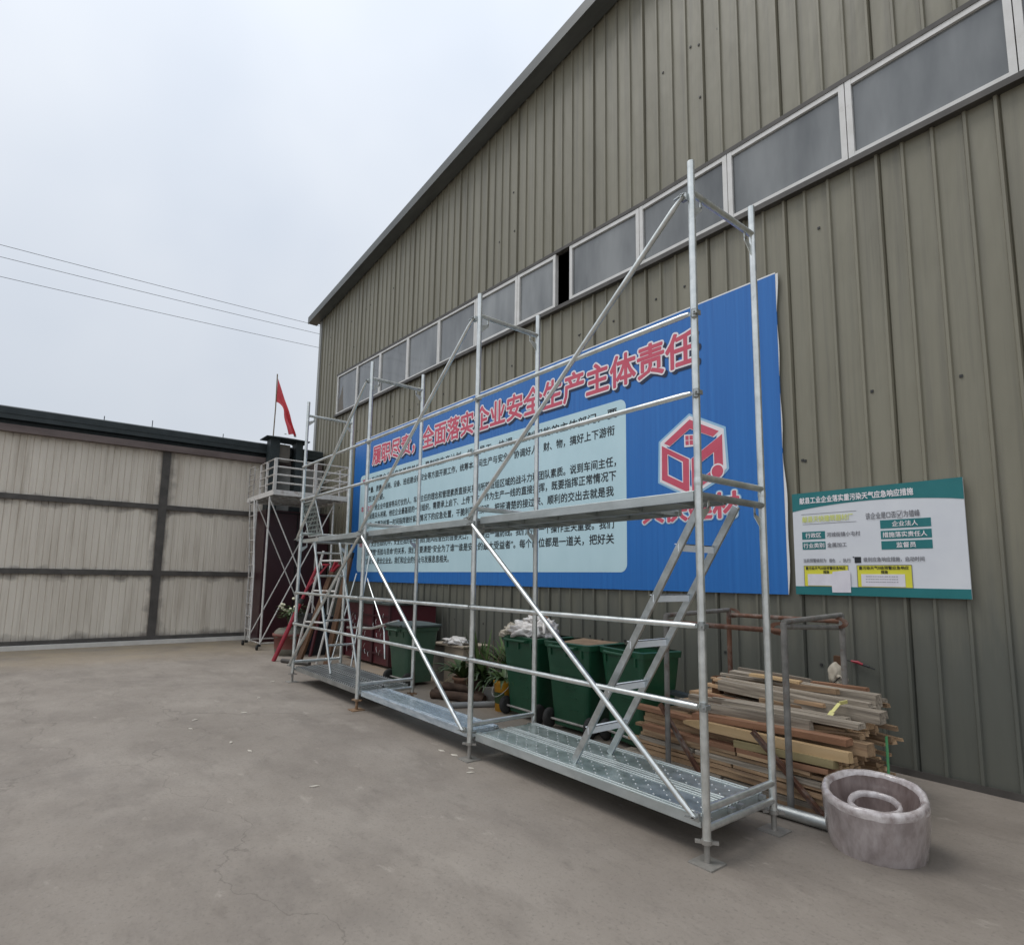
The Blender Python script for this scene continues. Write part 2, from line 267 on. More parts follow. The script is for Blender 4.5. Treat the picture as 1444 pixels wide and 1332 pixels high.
def ground_mat():
    m = bpy.data.materials.new('worn_concrete'); m.use_nodes = True
    t = m.node_tree; b = t.nodes['Principled BSDF']; N = t.nodes.new; K = t.links.new
    tcx = N('ShaderNodeTexCoord')
    def nz(scale, detail=8, st=(1, 1, 1), rot=0):
        mp = N('ShaderNodeMapping'); mp.inputs['Scale'].default_value = st; mp.inputs['Rotation'].default_value = (0, 0, rot)
        K(tcx.outputs['Object'], mp.inputs[0])
        n = N('ShaderNodeTexNoise'); n.inputs['Scale'].default_value = scale; n.inputs['Detail'].default_value = detail; n.inputs['Roughness'].default_value = .65
        K(mp.outputs[0], n.inputs['Vector']); return n.outputs['Fac']
    def rng(s, a, c, lo=0, hi=1):
        r = N('ShaderNodeMapRange'); r.inputs['From Min'].default_value = a; r.inputs['From Max'].default_value = c
        r.inputs['To Min'].default_value = lo; r.inputs['To Max'].default_value = hi; K(s, r.inputs['Value']); return r.outputs[0]
    def mix(f, A, B):
        k = N('ShaderNodeMix'); k.data_type = 'RGBA'
        for nm, x in (('A', A), ('B', B)):
            if isinstance(x, tuple): k.inputs[nm].default_value = (*x, 1)
            else: K(x, k.inputs[nm])
        K(f, k.inputs['Factor']); return k.outputs['Result']
    base = mix(rng(nz(.45), .36, .62), (.205, .176, .148), (.285, .250, .214))
    base = mix(rng(nz(.8, 9, (1, 2.2, 1), .6), .50, .72, 0, .65), base, (.150, .127, .107))
    base = mix(rng(nz(3.5, 9, (1, 2.5, 1), 1.1), .55, .76, 0, .5), base, (.135, .114, .096))       # damp / oil patches
    base = mix(rng(nz(1.3, 10, (1, 1.8, 1), .2), .58, .74, 0, .5), base, (.36, .32, .275))        # dusty bloom
    base = mix(rng(nz(3, 14, (1, 2.2, 1), 1.9), .62, .72, 0, .6), base, (.40, .358, .31))
    base = mix(rng(nz(9, 12, (1, 2.0, 1), .4), .60, .76, 0, .45), base, (.15, .127, .107))         # scraped streaks
    base = mix(rng(nz(45, 6), .54, .72, 0, .55), base, (.12, .103, .088))                         # grit
    base = mix(rng(nz(60, 2), .72, .80, 0, .5), base, (.45, .41, .36))
    wt_ = N('ShaderNodeTexWave'); wt_.wave_type = 'RINGS'; wt_.rings_direction = 'Z'; wt_.inputs['Scale'].default_value = .105; wt_.inputs['Distortion'].default_value = 1.2; wt_.inputs['Detail'].default_value = 3; wt_.inputs['Detail Scale'].default_value = .6
    mt_ = N('ShaderNodeMapping'); mt_.inputs['Location'].default_value = (1.5, 9.5, 0); K(tcx.outputs['Object'], mt_.inputs[0]); K(mt_.outputs[0], wt_.inputs['Vector'])
    tm = N('ShaderNodeMath'); tm.operation = 'MULTIPLY'; K(rng(wt_.outputs['Fac'], .80, .98), tm.inputs[0]); K(rng(nz(1.7, 9), .42, .62, 0, .45), tm.inputs[1])
    base = mix(tm.outputs[0], base, (.15, .128, .110))
    # hairline cracks
    mpc = N('ShaderNodeMapping'); mpc.inputs['Scale'].default_value = (.16, .30, 1); mpc.inputs['Rotation'].default_value = (0, 0, .5)
    wn = N('ShaderNodeTexNoise'); wn.inputs['Scale'].default_value = 1.7; wn.inputs['Detail'].default_value = 6
    K(tcx.outputs['Object'], wn.inputs['Vector'])
    ad = N('ShaderNodeVectorMath'); ad.operation = 'MULTIPLY_ADD'; ad.inputs[1].default_value = (1.1, 1.1, 0)
    K(wn.outputs['Color'], ad.inputs[0]); K(tcx.outputs['Object'], ad.inputs[2]); K(ad.outputs[0], mpc.inputs[0])
    v = N('ShaderNodeTexVoronoi'); v.feature = 'DISTANCE_TO_EDGE'; v.inputs['Scale'].default_value = 1
    K(mpc.outputs[0], v.inputs['Vector'])
    base = mix(rng(v.outputs['Distance'], .0003, .0018, .40, 0), base, (.09, .075, .06))
    # sandy strip in front of the gate and along the wall foot
    sx = N('ShaderNodeSeparateXYZ'); K(tcx.outputs['Object'], sx.inputs[0])
    dst = rng(sx.outputs['X'], -11.2, -13.2)
    mul = N('ShaderNodeMath'); mul.operation = 'MULTIPLY'; K(dst, mul.inputs[0]); K(rng(nz(1.2), .3, .6, .2, .9), mul.inputs[1])
    base = mix(mul.outputs[0], base, (.36, .29, .20))
    d2a = N('ShaderNodeMath'); d2a.operation = 'MULTIPLY'; K(rng(sx.outputs['Y'], 3.6, 4.4), d2a.inputs[0]); K(rng(sx.outputs['X'], -3.2, -4.8), d2a.inputs[1]); d2 = d2a.outputs[0]
    mul2 = N('ShaderNodeMath'); mul2.operation = 'MULTIPLY'; K(d2, mul2.inputs[0]); K(rng(nz(1.6), .35, .6, .1, .8), mul2.inputs[1])
    base = mix(mul2.outputs[0], base, (.30, .225, .15))
    K(base, b.inputs['Base Color'])
    K(rng(nz(3), .3, .7, .62, .88), b.inputs['Roughness'])
    bp = N('ShaderNodeBump'); bp.inputs['Strength'].default_value = .35; bp.inputs['Distance'].default_value = .01
    K(nz(34, 12), bp.inputs['Height']); K(bp.outputs[0], b.inputs['Normal'])
    return m
MT['ground'] = ground_mat()

# ------------------------------------------------------------------ helpers
BASE = {}
def tag(o, label=None, cat=None, group=None, kind=None):
    if label: o['label'] = label
    if cat: o['category'] = cat
    if group: o['group'] = group
    if kind: o['kind'] = kind
    return o
def thing(name, label, cat, loc=(0, 0, 0), group=None):
    o = bpy.data.objects.new(name, None); COL.objects.link(o); o.location = loc; o.empty_display_size = .1
    BASE[o.name] = Vector(loc)
    return tag(o, label, cat, group)
def perp(d):
    d = d.normalized(); a = Vector((0, 0, 1)) if abs(d.z) < .9 else Vector((1, 0, 0))
    x = d.cross(a).normalized(); return x, d.cross(x).normalized()
class MB:
    def __init__(s): s.v = []; s.f = []; s.mi = []; s.sm = []; s.cur = 0
    def add(s, vs, fs, smooth=False):
        n = len(s.v); s.v += [Vector(v) for v in vs]
        for f in fs: s.f.append([n + i for i in f]); s.mi.append(s.cur); s.sm.append(smooth)
        return s
    def box(s, lo, hi, rot=None, about=None):
        x0, y0, z0 = lo; x1, y1, z1 = hi
        vs = [Vector(p) for p in ((x0, y0, z0), (x1, y0, z0), (x1, y1, z0), (x0, y1, z0), (x0, y0, z1), (x1, y0, z1), (x1, y1, z1), (x0, y1, z1))]
        if rot is not None:
            c = Vector(about) if about is not None else sum(vs, Vector()) / 8
            vs = [rot @ (v - c) + c for v in vs]
        return s.add(vs, [(0, 3, 2, 1), (4, 5, 6, 7), (0, 1, 5, 4), (1, 2, 6, 5), (2, 3, 7, 6), (3, 0, 4, 7)])
    def bar(s, p, q, wdt, thk, side=None):
        """rectangular bar from p to q; wdt measured along 'side'."""
        p, q = Vector(p), Vector(q); d = (q - p).normalized()
        if side is None: x, y = perp(d)
        else:
            x = Vector(side); x = (x - d * x.dot(d)).normalized(); y = d.cross(x)
        vs = []
        for c in (p, q):
            for a, b in ((-1, -1), (1, -1), (1, 1), (-1, 1)): vs.append(c + x * a * wdt / 2 + y * b * thk / 2)
        return s.add(vs, [(0, 3, 2, 1), (4, 5, 6, 7), (0, 1, 5, 4), (1, 2, 6, 5), (2, 3, 7, 6), (3, 0, 4, 7)])
    def tube(s, pts, r, n=12, cap=True):
        pts = [Vector(p) for p in pts]; rs = r if isinstance(r, (list, tuple)) else [r] * len(pts)
        vs = []; fs = []
        x = None
        for i, p in enumerate(pts):
            d = (pts[min(i + 1, len(pts) - 1)] - pts[max(i - 1, 0)]).normalized()
            if x is None: x, y = perp(d)
            else:
                x = (x - d * x.dot(d)).normalized(); y = d.cross(x)
            for k in range(n):
                a = 2 * math.pi * k / n; vs.append(p + (x * math.cos(a) + y * math.sin(a)) * rs[i])
        for i in range(len(pts) - 1):
            for k in range(n):
                a, b = i * n + k, i * n + (k + 1) % n; fs.append((a, b, b + n, a + n))
        s.add(vs, fs, True)
        if cap: s.add(vs[:n], [list(range(n))[::-1]]); s.add(vs[-n:], [list(range(n))])
        return s
    def lathe(s, prof, c, n=24, axis=None):
        c = Vector(c); rot = axis.to_track_quat('Z', 'Y').to_matrix() if axis is not None else Matrix.Identity(3)
        vs = []; fs = []
        for r, z in prof:
            for k in range(n):
                a = 2 * math.pi * k / n; vs.append(c + rot @ Vector((r * math.cos(a), r * math.sin(a), z)))
        for i in range(len(prof) - 1):
            for k in range(n):
                a, b = i * n + k, i * n + (k + 1) % n; fs.append((a, b, b + n, a + n))
        return s.add(vs, fs, True)
    def prism(s, poly, d):
        """polygon (list of 3-D points) pushed along vector d"""
        n = len(poly); P = [Vector(p) for p in poly]; D = Vector(d)
        s.add(P + [p + D for p in P], [list(range(n))[::-1], list(range(n, 2 * n))] + [(i, (i + 1) % n, (i + 1) % n + n, i + n) for i in range(n)])
        return s
    def loft(s, rings, cap=True):
        n = len(rings[0]); vs = [Vector(p) for r in rings for p in r]; fs = []
        for i in range(len(rings) - 1):
            for k in range(n):
                a, b = i * n + k, i * n + (k + 1) % n; fs.append((a, b, b + n, a + n))
        if cap: fs += [list(range(n))[::-1], list(range((len(rings) - 1) * n, len(rings) * n))]
        return s.add(vs, fs)
    def blob(s, c, rad, seed=0, amp=.25, sub=3, f=2.5):
        bm = bmesh.new(); bmesh.ops.create_icosphere(bm, subdivisions=sub, radius=1)
        vs = []
        for v in bm.verts:
            q = v.co.copy(); k = 1 + amp * noise.noise(q * f + Vector((seed * 7.3, seed * 3.1, 0))) + amp * .6 * abs(noise.noise(q * f * 2.3 + Vector((0, seed * 5.7, 1))))
            vs.append(Vector(c) + Vector((q.x * rad[0], q.y * rad[1], q.z * rad[2])) * k)
        fs = [[v.index for v in fc.verts] for fc in bm.faces]; bm.free()
        return s.add(vs, fs, True)
    def blade(s, base, direc, ln, wd, droop=.5, n=7):
        base = Vector(base); d = Vector(direc).normalized(); h = Vector((d.x, d.y, 0))
        side = Vector((-d.y, d.x, 0)); side = side.normalized() if side.length > .01 else Vector((1, 0, 0))
        p = base.copy(); vs = []
        for i in range(n + 1):
            t = i / n; wv = wd * (math.sin(math.pi * min(.96, .22 + t * .76)))
            vs += [p - side * wv / 2 + Vector((0, 0, wv * .15)), p, p + side * wv / 2 + Vector((0, 0, wv * .15))]
            d = (d + Vector((h.x * .12, h.y * .12, -1)) * droop / n * (0.4 + 1.6 * t)).normalized(); p = p + d * ln / n
        fs = []
        for i in range(n):
            a = i * 3; fs += [(a, a + 1, a + 4, a + 3), (a + 1, a + 2, a + 5, a + 4)]
        return s.add(vs, fs, True)
    def build(s, name, mat, parent=None, bevel=0, base=None):
        b = Vector(base) if base is not None else (BASE[parent.name] if parent is not None else Vector())
        me = bpy.data.meshes.new(name); me.from_pydata([v - b for v in s.v], [], s.f)
        for m in (mat if isinstance(mat, list) else [mat]): me.materials.append(MT[m] if isinstance(m, str) else m)
        me.polygons.foreach_set('material_index', s.mi); me.polygons.foreach_set('use_smooth', s.sm)
        me.validate(); me.update()
        o = bpy.data.objects.new(name, me); COL.objects.link(o)
        if parent is not None: o.parent = parent; BASE[o.name] = b
        elif base is not None: o.location = b; BASE[o.name] = b
        else: BASE[o.name] = b
        if bevel:
            md = o.modifiers.new('b', 'BEVEL'); md.width = bevel; md.segments = 2; md.limit_method = 'ANGLE'; md.angle_limit = R(50)
        return o
def copy_tree(o, parent=None):
    c = o.copy(); COL.objects.link(c)
    if parent is not None: c.parent = parent
    for ch in list(o.children): copy_tree(ch, c)
    return c
def rot(ax, deg): return Matrix.Rotation(R(deg), 3, ax)

def text_mesh(body):
    c = bpy.data.curves.new('t', 'FONT'); c.body = body; c.resolution_u = 2
    o = bpy.data.objects.new('t', c); COL.objects.link(o)
    bpy.context.view_layer.update()
    me = bpy.data.meshes.new_from_object(o.evaluated_get(bpy.context.evaluated_depsgraph_get()))
    bpy.data.objects.remove(o); bpy.data.curves.remove(c)
    return me
def text_on_wall(name, body, x0, x1, zc, h, y, mat, parent, off=0.0, dx=0, dz=0, n=8):
    """flat lettering on a plane facing -Y: left edge x0, right edge x1, centre height zc, em height h;
    off (in ems) thickens every stroke by laying shifted sheets of the glyphs over each other"""
    me = text_mesh(body)
    xs = [v.co.x for v in me.vertices]; a, b = min(xs), max(xs); kx = (x1 - x0) / (b - a)
    base = BASE[parent.name]; vs = []; fs = []
    sh = [(0, 0)] + ([(off * math.cos(2 * math.pi * k / n), off * math.sin(2 * math.pi * k / n)) for k in range(n)] if off else [])
    F = [tuple(p.vertices) for p in me.polygons]; V = [v.co.copy() for v in me.vertices]; bpy.data.meshes.remove(me)
    for k, (ox, oz) in enumerate(sh):
        m0 = len(vs)
        vs += [Vector((x0 + (v.x - a + ox) * kx + dx, y - k * .00012, zc + (v.y - .375 + oz) * h + dz)) - base for v in V]
        fs += [tuple(m0 + i for i in f) for f in F]
    me = bpy.data.meshes.new(name); me.from_pydata(vs, [], fs); me.materials.append(MT[mat]); me.update()
    o = bpy.data.objects.new(name, me); COL.objects.link(o); o.parent = parent; BASE[o.name] = base
    return o

# ------------------------------------------------------------------ ground
g = MB(); n = 2
g.add([(-260, -260, 0), (260, -260, 0), (260, 260, 0), (-260, 260, 0)], [(0, 1, 2, 3)])
tag(g.build('ground', 'ground'), 'worn brown grey concrete yard', None, None, 'structure')

# ------------------------------------------------------------------ steel shed
YW = 5.38                                    # pan of the front cladding
def ztop(x): return 8.36 + .080 * (min(x, 2.0) + 14.94) - .080 * max(0, x - 2.0)
def zwt(x): return (6.37 - .040 * (x + 13.9)) if x < -4.3 else 5.99
def zwb(x): return (5.39 - .0165 * (x + 13.9)) if x < -4.3 else 5.23
WX0, WX1 = -13.86, 5.0
shed = thing('steel_shed', 'tall olive ribbed steel shed with a long ribbon of windows and a big blue banner', 'building', (-15.35, YW, 0))
xs = []
x = -15.30; k = 0
rr = random.Random(3)
while x < 12:
    p = .207 + rr.uniform(-.012, .012)
    hgt = .020 if k % 4 else .026
    xs += [(x, 0), (x + p - .050, 0), (x + p - .040, -hgt), (x + p - .020, -hgt), (x + p - .012, .014 if k % 4 == 0 else 0)]
    x += p; k += 1
mb = MB()
for (xa, ya), (xb, yb) in zip(xs[:-1], xs[1:]):
    if xb - xa < 1e-5: continue
    mid = (xa + xb) / 2
    segs = [(0.0, 0.0, ztop(xa), ztop(xb))] if not (WX0 < mid < WX1) else [(0.0, 0.0, zwb(xa), zwb(xb)), (zwt(xa), zwt(xb), ztop(xa), ztop(xb))]
    for a0, b0, a1, b1 in segs:
        mb.add([(xa, YW + ya, a0), (xb, YW + yb, b0), (xb, YW + yb, b1), (xa, YW + ya, a1)], [(0, 1, 2, 3)])
mb.cur = 1
rs = random.Random(11)
for i in range(130):                            # screw heads along the girts
    sx = rs.uniform(-14.8, 4); zz = rs.choice((3.05, 4.72, 6.9, 7.6, 2.55, .75)) + rs.uniform(-.03, .03)
    mb.box((sx - .011, YW - .008, zz - .011), (sx + .011, YW + .002, zz + .011))
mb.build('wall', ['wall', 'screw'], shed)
mb = MB()
mb.box((-15.34, YW + .01, 0), (-15.31, 34, 8.35)); mb.box((11.97, YW + .01, 0), (12.0, 34, 8.6)); mb.box((-15.3, 33.97, 0), (11.96, 34, 9.6))
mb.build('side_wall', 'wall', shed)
mb = MB()
prof = [(-15.62, ztop(-15.62) + .03), (2, ztop(2) + .03), (12.4, ztop(12.4) + .03)]
for (xa, za), (xb, zb) in zip(prof[:-1], prof[1:]):
    mb.prism([(xa, 5.13, za), (xb, 5.13, zb), (xb, 5.13, zb + .1), (xa, 5.13, za + .1)], (0, 29.05, 0))
mb.build('roof', 'roofdark', shed)
mb = MB()
for (xa, za), (xb, zb) in zip(prof[:-1], prof[1:]):
    mb.prism([(xa, 5.105, za - .08), (xb, 5.105, zb - .08), (xb, 5.105, zb + .105), (xa, 5.105, za + .105)], (0, .023, 0))
    mb.prism([(xa, 5.131, za - .07), (xb, 5.131, zb - .07), (xb, 5.131, zb - .045), (xa, 5.131, za - .045)], (0, YW - 5.157, 0))
mb.build('rake_trim', 'rake', shed)
mb = MB(); mb.box((-15.36, YW - .03, 0), (-15.22, YW - .005, ztop(-15.3) - .05)); mb.build('corner_trim', 'trim_grey', shed)
mb = MB(); mb.box((-15.2, YW - .035, .0), (12, YW - .028, .05)); mb.build('base_flashing', 'gate_steel', shed)
# ribbon window: head and sill trims, then each light
mb = MB()
xx = [WX0 - .04, -4.3, WX1]
for a, b in zip(xx[:-1], xx[1:]):
    mb.prism([(a, YW - .045, zwt(a)), (b, YW - .045, zwt(b)), (b, YW - .045, zwt(b) + .045), (a, YW - .045, zwt(a) + .045)], (0, .09, 0))
    mb.prism([(a, YW - .075, zwb(a) - .075), (b, YW - .075, zwb(b) - .075), (b, YW - .075, zwb(b) - .02), (a, YW - .075, zwb(a) - .02)], (0, .12, 0))
mb.build('window_trim', 'gate_steel', shed)
mul = [-13.86, -12.68, -11.48, -10.24, -9.05, -7.86, -6.74, -5.87, -5.59, -4.36, -3.17, -1.98, -.79, .4, 1.6, 2.8, 4.0, 5.0]
for i, (a, b) in enumerate(zip(mul[:-1], mul[1:])):
    if i == 7: continue                        # the sash is slid open here: dark gap
    fr = MB(); t = .05 if i >= 5 else .038
    y0, y1 = YW - .04, YW + .02
    ka, kb = zwb(a) - .015, zwb(b) - .015; ta, tb = zwt(a), zwt(b)
    a2, b2 = a + .004, b - .004
    fr.prism([(a2, y0, ka), (a2 + t, y0, ka), (a2 + t, y0, ta), (a2, y0, ta)], (0, y1 - y0, 0))
    fr.prism([(b2 - t, y0, kb), (b2, y0, kb), (b2, y0, tb), (b2 - t, y0, tb)], (0, y1 - y0, 0))
    fr.prism([(a2 + t, y0 + .002, ka), (b2 - t, y0 + .002, kb), (b2 - t, y0 + .002, kb + t * 1.1), (a2 + t, y0 + .002, ka + t * 1.1)], (0, y1 - y0 - .004, 0))
    fr.prism([(a2 + t, y0 + .002, ta - t), (b2 - t, y0 + .002, tb - t), (b2 - t, y0 + .002, tb), (a2 + t, y0 + .002, ta)], (0, y1 - y0 - .004, 0))
    wo = fr.build('window', 'frame_white', shed)
    pn = MB(); pn.prism([(a2 + t, YW - .012, ka + .04), (b2 - t, YW - .012, kb + .04), (b2 - t, YW - .012, tb - .03), (a2 + t, YW - .012, ta - .03)], (0, .006, 0))
    if i == 0:
        pn.cur = 1
        pn.prism([(a2 + t + .02, YW - .0135, ka + .06), (a2 + t + .36, YW - .0135, ka + .06), (a2 + t + .30, YW - .0135, ka + .36), (a2 + t + .27, YW - .0135, ka + .70), (a2 + t + .16, YW - .0135, ka + .5), (a2 + t + .05, YW - .0135, ka + .36)], (0, .001, 0))
    pn.build('pane', ['pane', 'tan_side'], wo)
mb = MB(); mb.box((-5.86, YW + .9, 5.0), (-5.0, YW + .95, 6.5)); mb.build('inner_column', 'dark', shed)

# ------------------------------------------------------------------ safety banner
YS = 5.345
sign = thing('safety_banner', 'huge blue safety banner with a pink headline, pale text panel and a cube emblem', 'banner', (-7.6, YS, 1.35))
SX0, SX1, SZ0, SZ1 = -12.56, -2.70, 1.345, 4.44
mb = MB(); mb.box((SX0, YS, SZ0), (SX1, YS + .014, SZ1)); mb.build('backing', 'blue', sign)
mb = MB()
pts = [(SX1 + .004 + .022 * max(0, math.sin((z - 1.3) * 2.3)) + .006 * math.sin(z * 9), z) for z in [SZ0 + (SZ1 - SZ0) * i / 30 for i in range(31)]]
mb.prism([(SX1 - .006, YS + .003, z) for _, z in pts] + [(xq, YS + .003, z) for xq, z in pts[::-1]], (0, .006, 0))
mb.box((SX0, YS + .002, SZ1 + .001), (SX1, YS + .010, SZ1 + .016))
mb.build('hem', 'hem', sign)
def rrect(x0, x1, z0, z1, r, y, n=8):
    P = []
    for cx, cz, a0 in ((x1 - r, z0 + r, -90), (x1 - r, z1 - r, 0), (x0 + r, z1 - r, 90), (x0 + r, z0 + r, 180)):
        for k in range(n + 1):
            a = R(a0 + 90 * k / n); P.append((cx + r * math.cos(a), y, cz + r * math.sin(a)))
    return P
PX0, PX1, PZ0, PZ1 = -12.19, -4.60, 1.545, 3.635
mb = MB(); mb.prism(rrect(PX0, PX1, PZ0, PZ1, .10, YS - .002), (0, .004, 0)); mb.build('text_panel', 'paleblue', sign)
head = '履职尽责，全面落实企业安全生产主体责任'
hx0, hx1, hz, hh = -11.62, -3.60, 4.0, .425
text_on_wall('headline_shadow', head, hx0, hx1, hz, hh, YS - .0025, 'shadow_print', sign, .066, dx=.035, dz=-.04, n=12)
text_on_wall('headline_outline', head, hx0, hx1, hz, hh, YS - .0045, 'white_print', sign, .074, n=16)
text_on_wall('headline', head, hx0, hx1, hz, hh, YS - .0068, 'red_print', sign, .025, n=8)
rows = [
    ('车间是企业生产的基层单位，是制定生产计划、组织员工、协调、控制职能的主体部门，要', -11.62, -4.74, 3.490),
    ('从产量、质量、消耗、设备、班组建设和安全等方面开展工作，统筹本车间生产与安全，协调好人、财、物，搞好上下游衔', -11.92, -4.78, 3.275),
    ('接至关重要。', -11.92, -10.99, 3.080),
    ('是企业中直接带兵打仗的人，车间主任的理念和管理素质直接关系到所辖班组区域的战斗力和团队素质。说到车间主任，', -11.42, -4.76, 2.885),
    ('可以说是兵头将尾，他在企业最基层的一层组织，需要承上启下、上传下达。作为生产一线的直接指挥，既要指挥正常情况下', -11.92, -4.76, 2.712),
    ('的生产，又要及时第一时间指挥做好紧急情况下的应急处置，干脆利落。接班，把班清楚的接过来、顺利的交出去就是我', -11.92, -4.80, 2.525),
    ('们的职责。', -11.92, -11.2, 2.330),
    ('安全在我的心中，安全在我的手中。我们是风险管控的首要关口，也是最后一道防线。我们的每一个操作至关重要。我们', -11.50, -4.80, 2.132),
    ('一定要清楚“丢脸与丢命”的关系，我们更要清楚“安全为了谁”“谁是安全的最大受益者”。每个岗位都是一道关，把好关', -11.96, -4.80, 1.948),
    ('口安企业安，我全企业全。我们和企业的安全与发展息息相关。', -11.96, -8.48, 1.770),
]
for body, a, b, z in rows:
    text_on_wall('lettering', body, a, b, z, .134, YS - .004, 'ink', sign, .016, n=4)
for body, a, b, z in (('车间：', -12.08, -11.68, 3.49), ('车间主任：', -12.08, -11.48, 2.885), ('班组长：', -12.10, -11.56, 2.132)):
    text_on_wall('red_lettering', body, a, b, z, .13, YS - .004, 'red_print', sign, .02, n=4)

def logo_pt(cx, cy):      # emblem drawn once as a front view, 1 unit = 1 m on the banner
    return cx, cy
def poly_part(mb, P, y, d=.0015): mb.prism([(a, y, b) for a, b in P], (0, d, 0))
def ring_part(mb, O, I, y, d=.0015):
    n = len(O)
    for i in range(n):
        j = (i + 1) % n
        poly_part(mb, [O[i], O[j], I[j], I[i]], y, d)
def shrink(P, k):
    cx = sum(p[0] for p in P) / len(P); cz = sum(p[1] for p in P) / len(P)
    out = []
    for a, b in P:
        dx, dz = a - cx, b - cz; l = math.hypot(dx, dz); out.append((cx + dx * (l + k) / l, cz + dz * (l + k) / l))
    return out
LX = -3.705
top_o = [(-4.055, 2.985), (LX, 3.195), (-3.345, 2.998)]
left_o = [(-4.075, 2.955), (-3.722, 2.752), (-3.726, 2.385), (-4.08, 2.568)]
left_i = [(-4.000, 2.850), (-3.800, 2.735), (-3.802, 2.505), (-4.002, 2.610)]
glow = MB(); gl = [(-4.085, 2.99), (LX, 3.215), (-3.31, 3.0), (-3.29, 2.60), (-3.40, 2.50), (LX, 2.36), (-4.10, 2.555)]
ring_part(glow, shrink(gl, .040), shrink(gl, -.10), YS - .0028)
glow.build('emblem_glow', 'glow_print', sign)
wm = MB(); ring_part(wm, shrink(gl, .012), shrink(gl, -.085), YS - .0042); wm.build('emblem_outline', 'white_print', sign)
em = MB(); ye = YS - .0060
poly_part(em, [(-4.045, 2.978), (LX, 3.185), (LX, 3.085), (-3.965, 2.935)], ye)
poly_part(em, [(LX, 3.185), (-3.355, 2.992), (-3.425, 2.945), (LX, 3.085)], ye)
ring_part(em, left_o, left_i, ye)
poly_part(em, [(-3.690, 2.752), (-3.318, 2.955), (-3.318, 2.835), (-3.690, 2.635)], ye)
poly_part(em, [(-3.318, 2.835), (-3.318, 2.63), (-3.418, 2.63), (-3.418, 2.78)], ye)
poly_part(em, [(-3.690, 2.635), (-3.615, 2.675), (-3.615, 2.50), (-3.690, 2.387)], ye)
poly_part(em, [(-3.615, 2.50), (-3.43, 2.60), (-3.40, 2.53), (-3.690, 2.387)], ye)
for ix in (0, 1):
    for iz in (0, 1):
        a = -3.762 + ix * .052; b = 2.912 + iz * .055
        poly_part(em, [(a, b - ix * .006), (a + .043, b - .006 - ix * .006), (a + .043, b + .043 - ix * .006), (a, b + .048 - ix * .006)], ye)
em.build('emblem', 'red_print', sign)
pe = MB(); yp = YS - .0052
for P in ([(-4.045, 2.978), (LX, 3.185), (LX, 3.085), (-3.965, 2.935)], [(LX, 3.185), (-3.355, 2.992), (-3.425, 2.945), (LX, 3.085)], [(-3.690, 2.752), (-3.318, 2.955), (-3.318, 2.835), (-3.690, 2.635)], [(-3.318, 2.835), (-3.318, 2.63), (-3.418, 2.63), (-3.418, 2.78)], [(-3.690, 2.635), (-3.615, 2.675), (-3.615, 2.50), (-3.690, 2.387)], [(-3.615, 2.50), (-3.43, 2.60), (-3.40, 2.53), (-3.690, 2.387)]):
    yp -= .00005; poly_part(pe, shrink(P, .016), yp, .0004)
yp -= .00005; ring_part(pe, shrink(left_o, .014), shrink(left_i, -.016), yp, .0004)
poly_part(pe, [(-3.778, 2.892), (-3.645, 2.880), (-3.645, 3.012), (-3.778, 3.03)], YS - .0056, .0003)
pe.build('emblem_edge', 'white_print', sign)
dw = MB(); poly_part(dw, [(-3.383 + .082 * math.cos(k * .2618), 2.575 + .082 * math.sin(k * .2618)) for k in range(24)], YS - .0072); dw.build('emblem_dot_outline', 'white_print', sign)
dm = MB(); poly_part(dm, [(-3.383 + .066 * math.cos(k * .2618), 2.575 + .066 * math.sin(k * .2618)) for k in range(24)], YS - .0090); dm.build('emblem_dot', 'red_print', sign)
text_on_wall('company_glow', '天快建材', -4.35, -3.16, 2.222, .275, YS - .0026, 'glow_print', sign, .105, n=14)
text_on_wall('company_outline', '天快建材', -4.35, -3.16, 2.222, .275, YS - .0046, 'white_print', sign, .070, n=12)
text_on_wall('company_name', '天快建材', -4.35, -3.16, 2.222, .275, YS - .0064, 'red_print', sign, .036, n=8)

# ------------------------------------------------------------------ green notice board
YN = 5.335
nb = thing('notice_board', 'white and teal pollution notice board with two yellow boxes on the shed wall', 'notice board', (-2.0, YN, 1.35))
NX0, NX1, NZ0, NZ1 = -2.622, -1.33, 1.352, 2.257
mb = MB(); mb.box((NX0, YN, NZ0), (NX1, YN + .014, NZ1)); mb.build('board', 'board_white', nb)
arc = [(NX0 + (NX1 - NX0) * i / 16, NZ1 - .165 + .05 * math.sin(math.pi * min(1, i / 16)) ** .8) for i in range(17)]
mb = MB(); mb.prism([(NX0, YN - .002, NZ1), *[(a, YN - .002, b) for a, b in arc], (NX1, YN - .002, NZ1)], (0, .003, 0)); mb.build('header_band', 'teal', nb)
mb = MB(); mb.box((NX0, YN - .002, NZ0), (NX1, YN + .001, NZ0 + .072)); mb.build('footer_band', 'teal', nb)
def nline(body, a, b, z, h, mat, off=.012, y=.0045): return text_on_wall('lettering', body, a, b, z, h, YN - y, mat, nb, off, n=4)
nline('献县工业企业落实重污染天气应急响应措施', NX0 + .07, -1.655, 2.185, .062, 'white_print', .024)
nline('献县天快建筑器材厂', -2.535, -2.11, 2.017, .058, 'lime_print', .02)
mb = MB()
mb.box((-2.545, YN - .002, 2.062), (-2.08, YN + .001, 2.0645)); mb.box((-2.535, YN - .002, 1.972), (-2.085, YN + .001, 1.9745)); mb.build('rule_line', 'grey_ink', nb)
nline('该企业是□否☑为错峰', -2.01, -1.62, 2.010, .058, 'grey_ink')
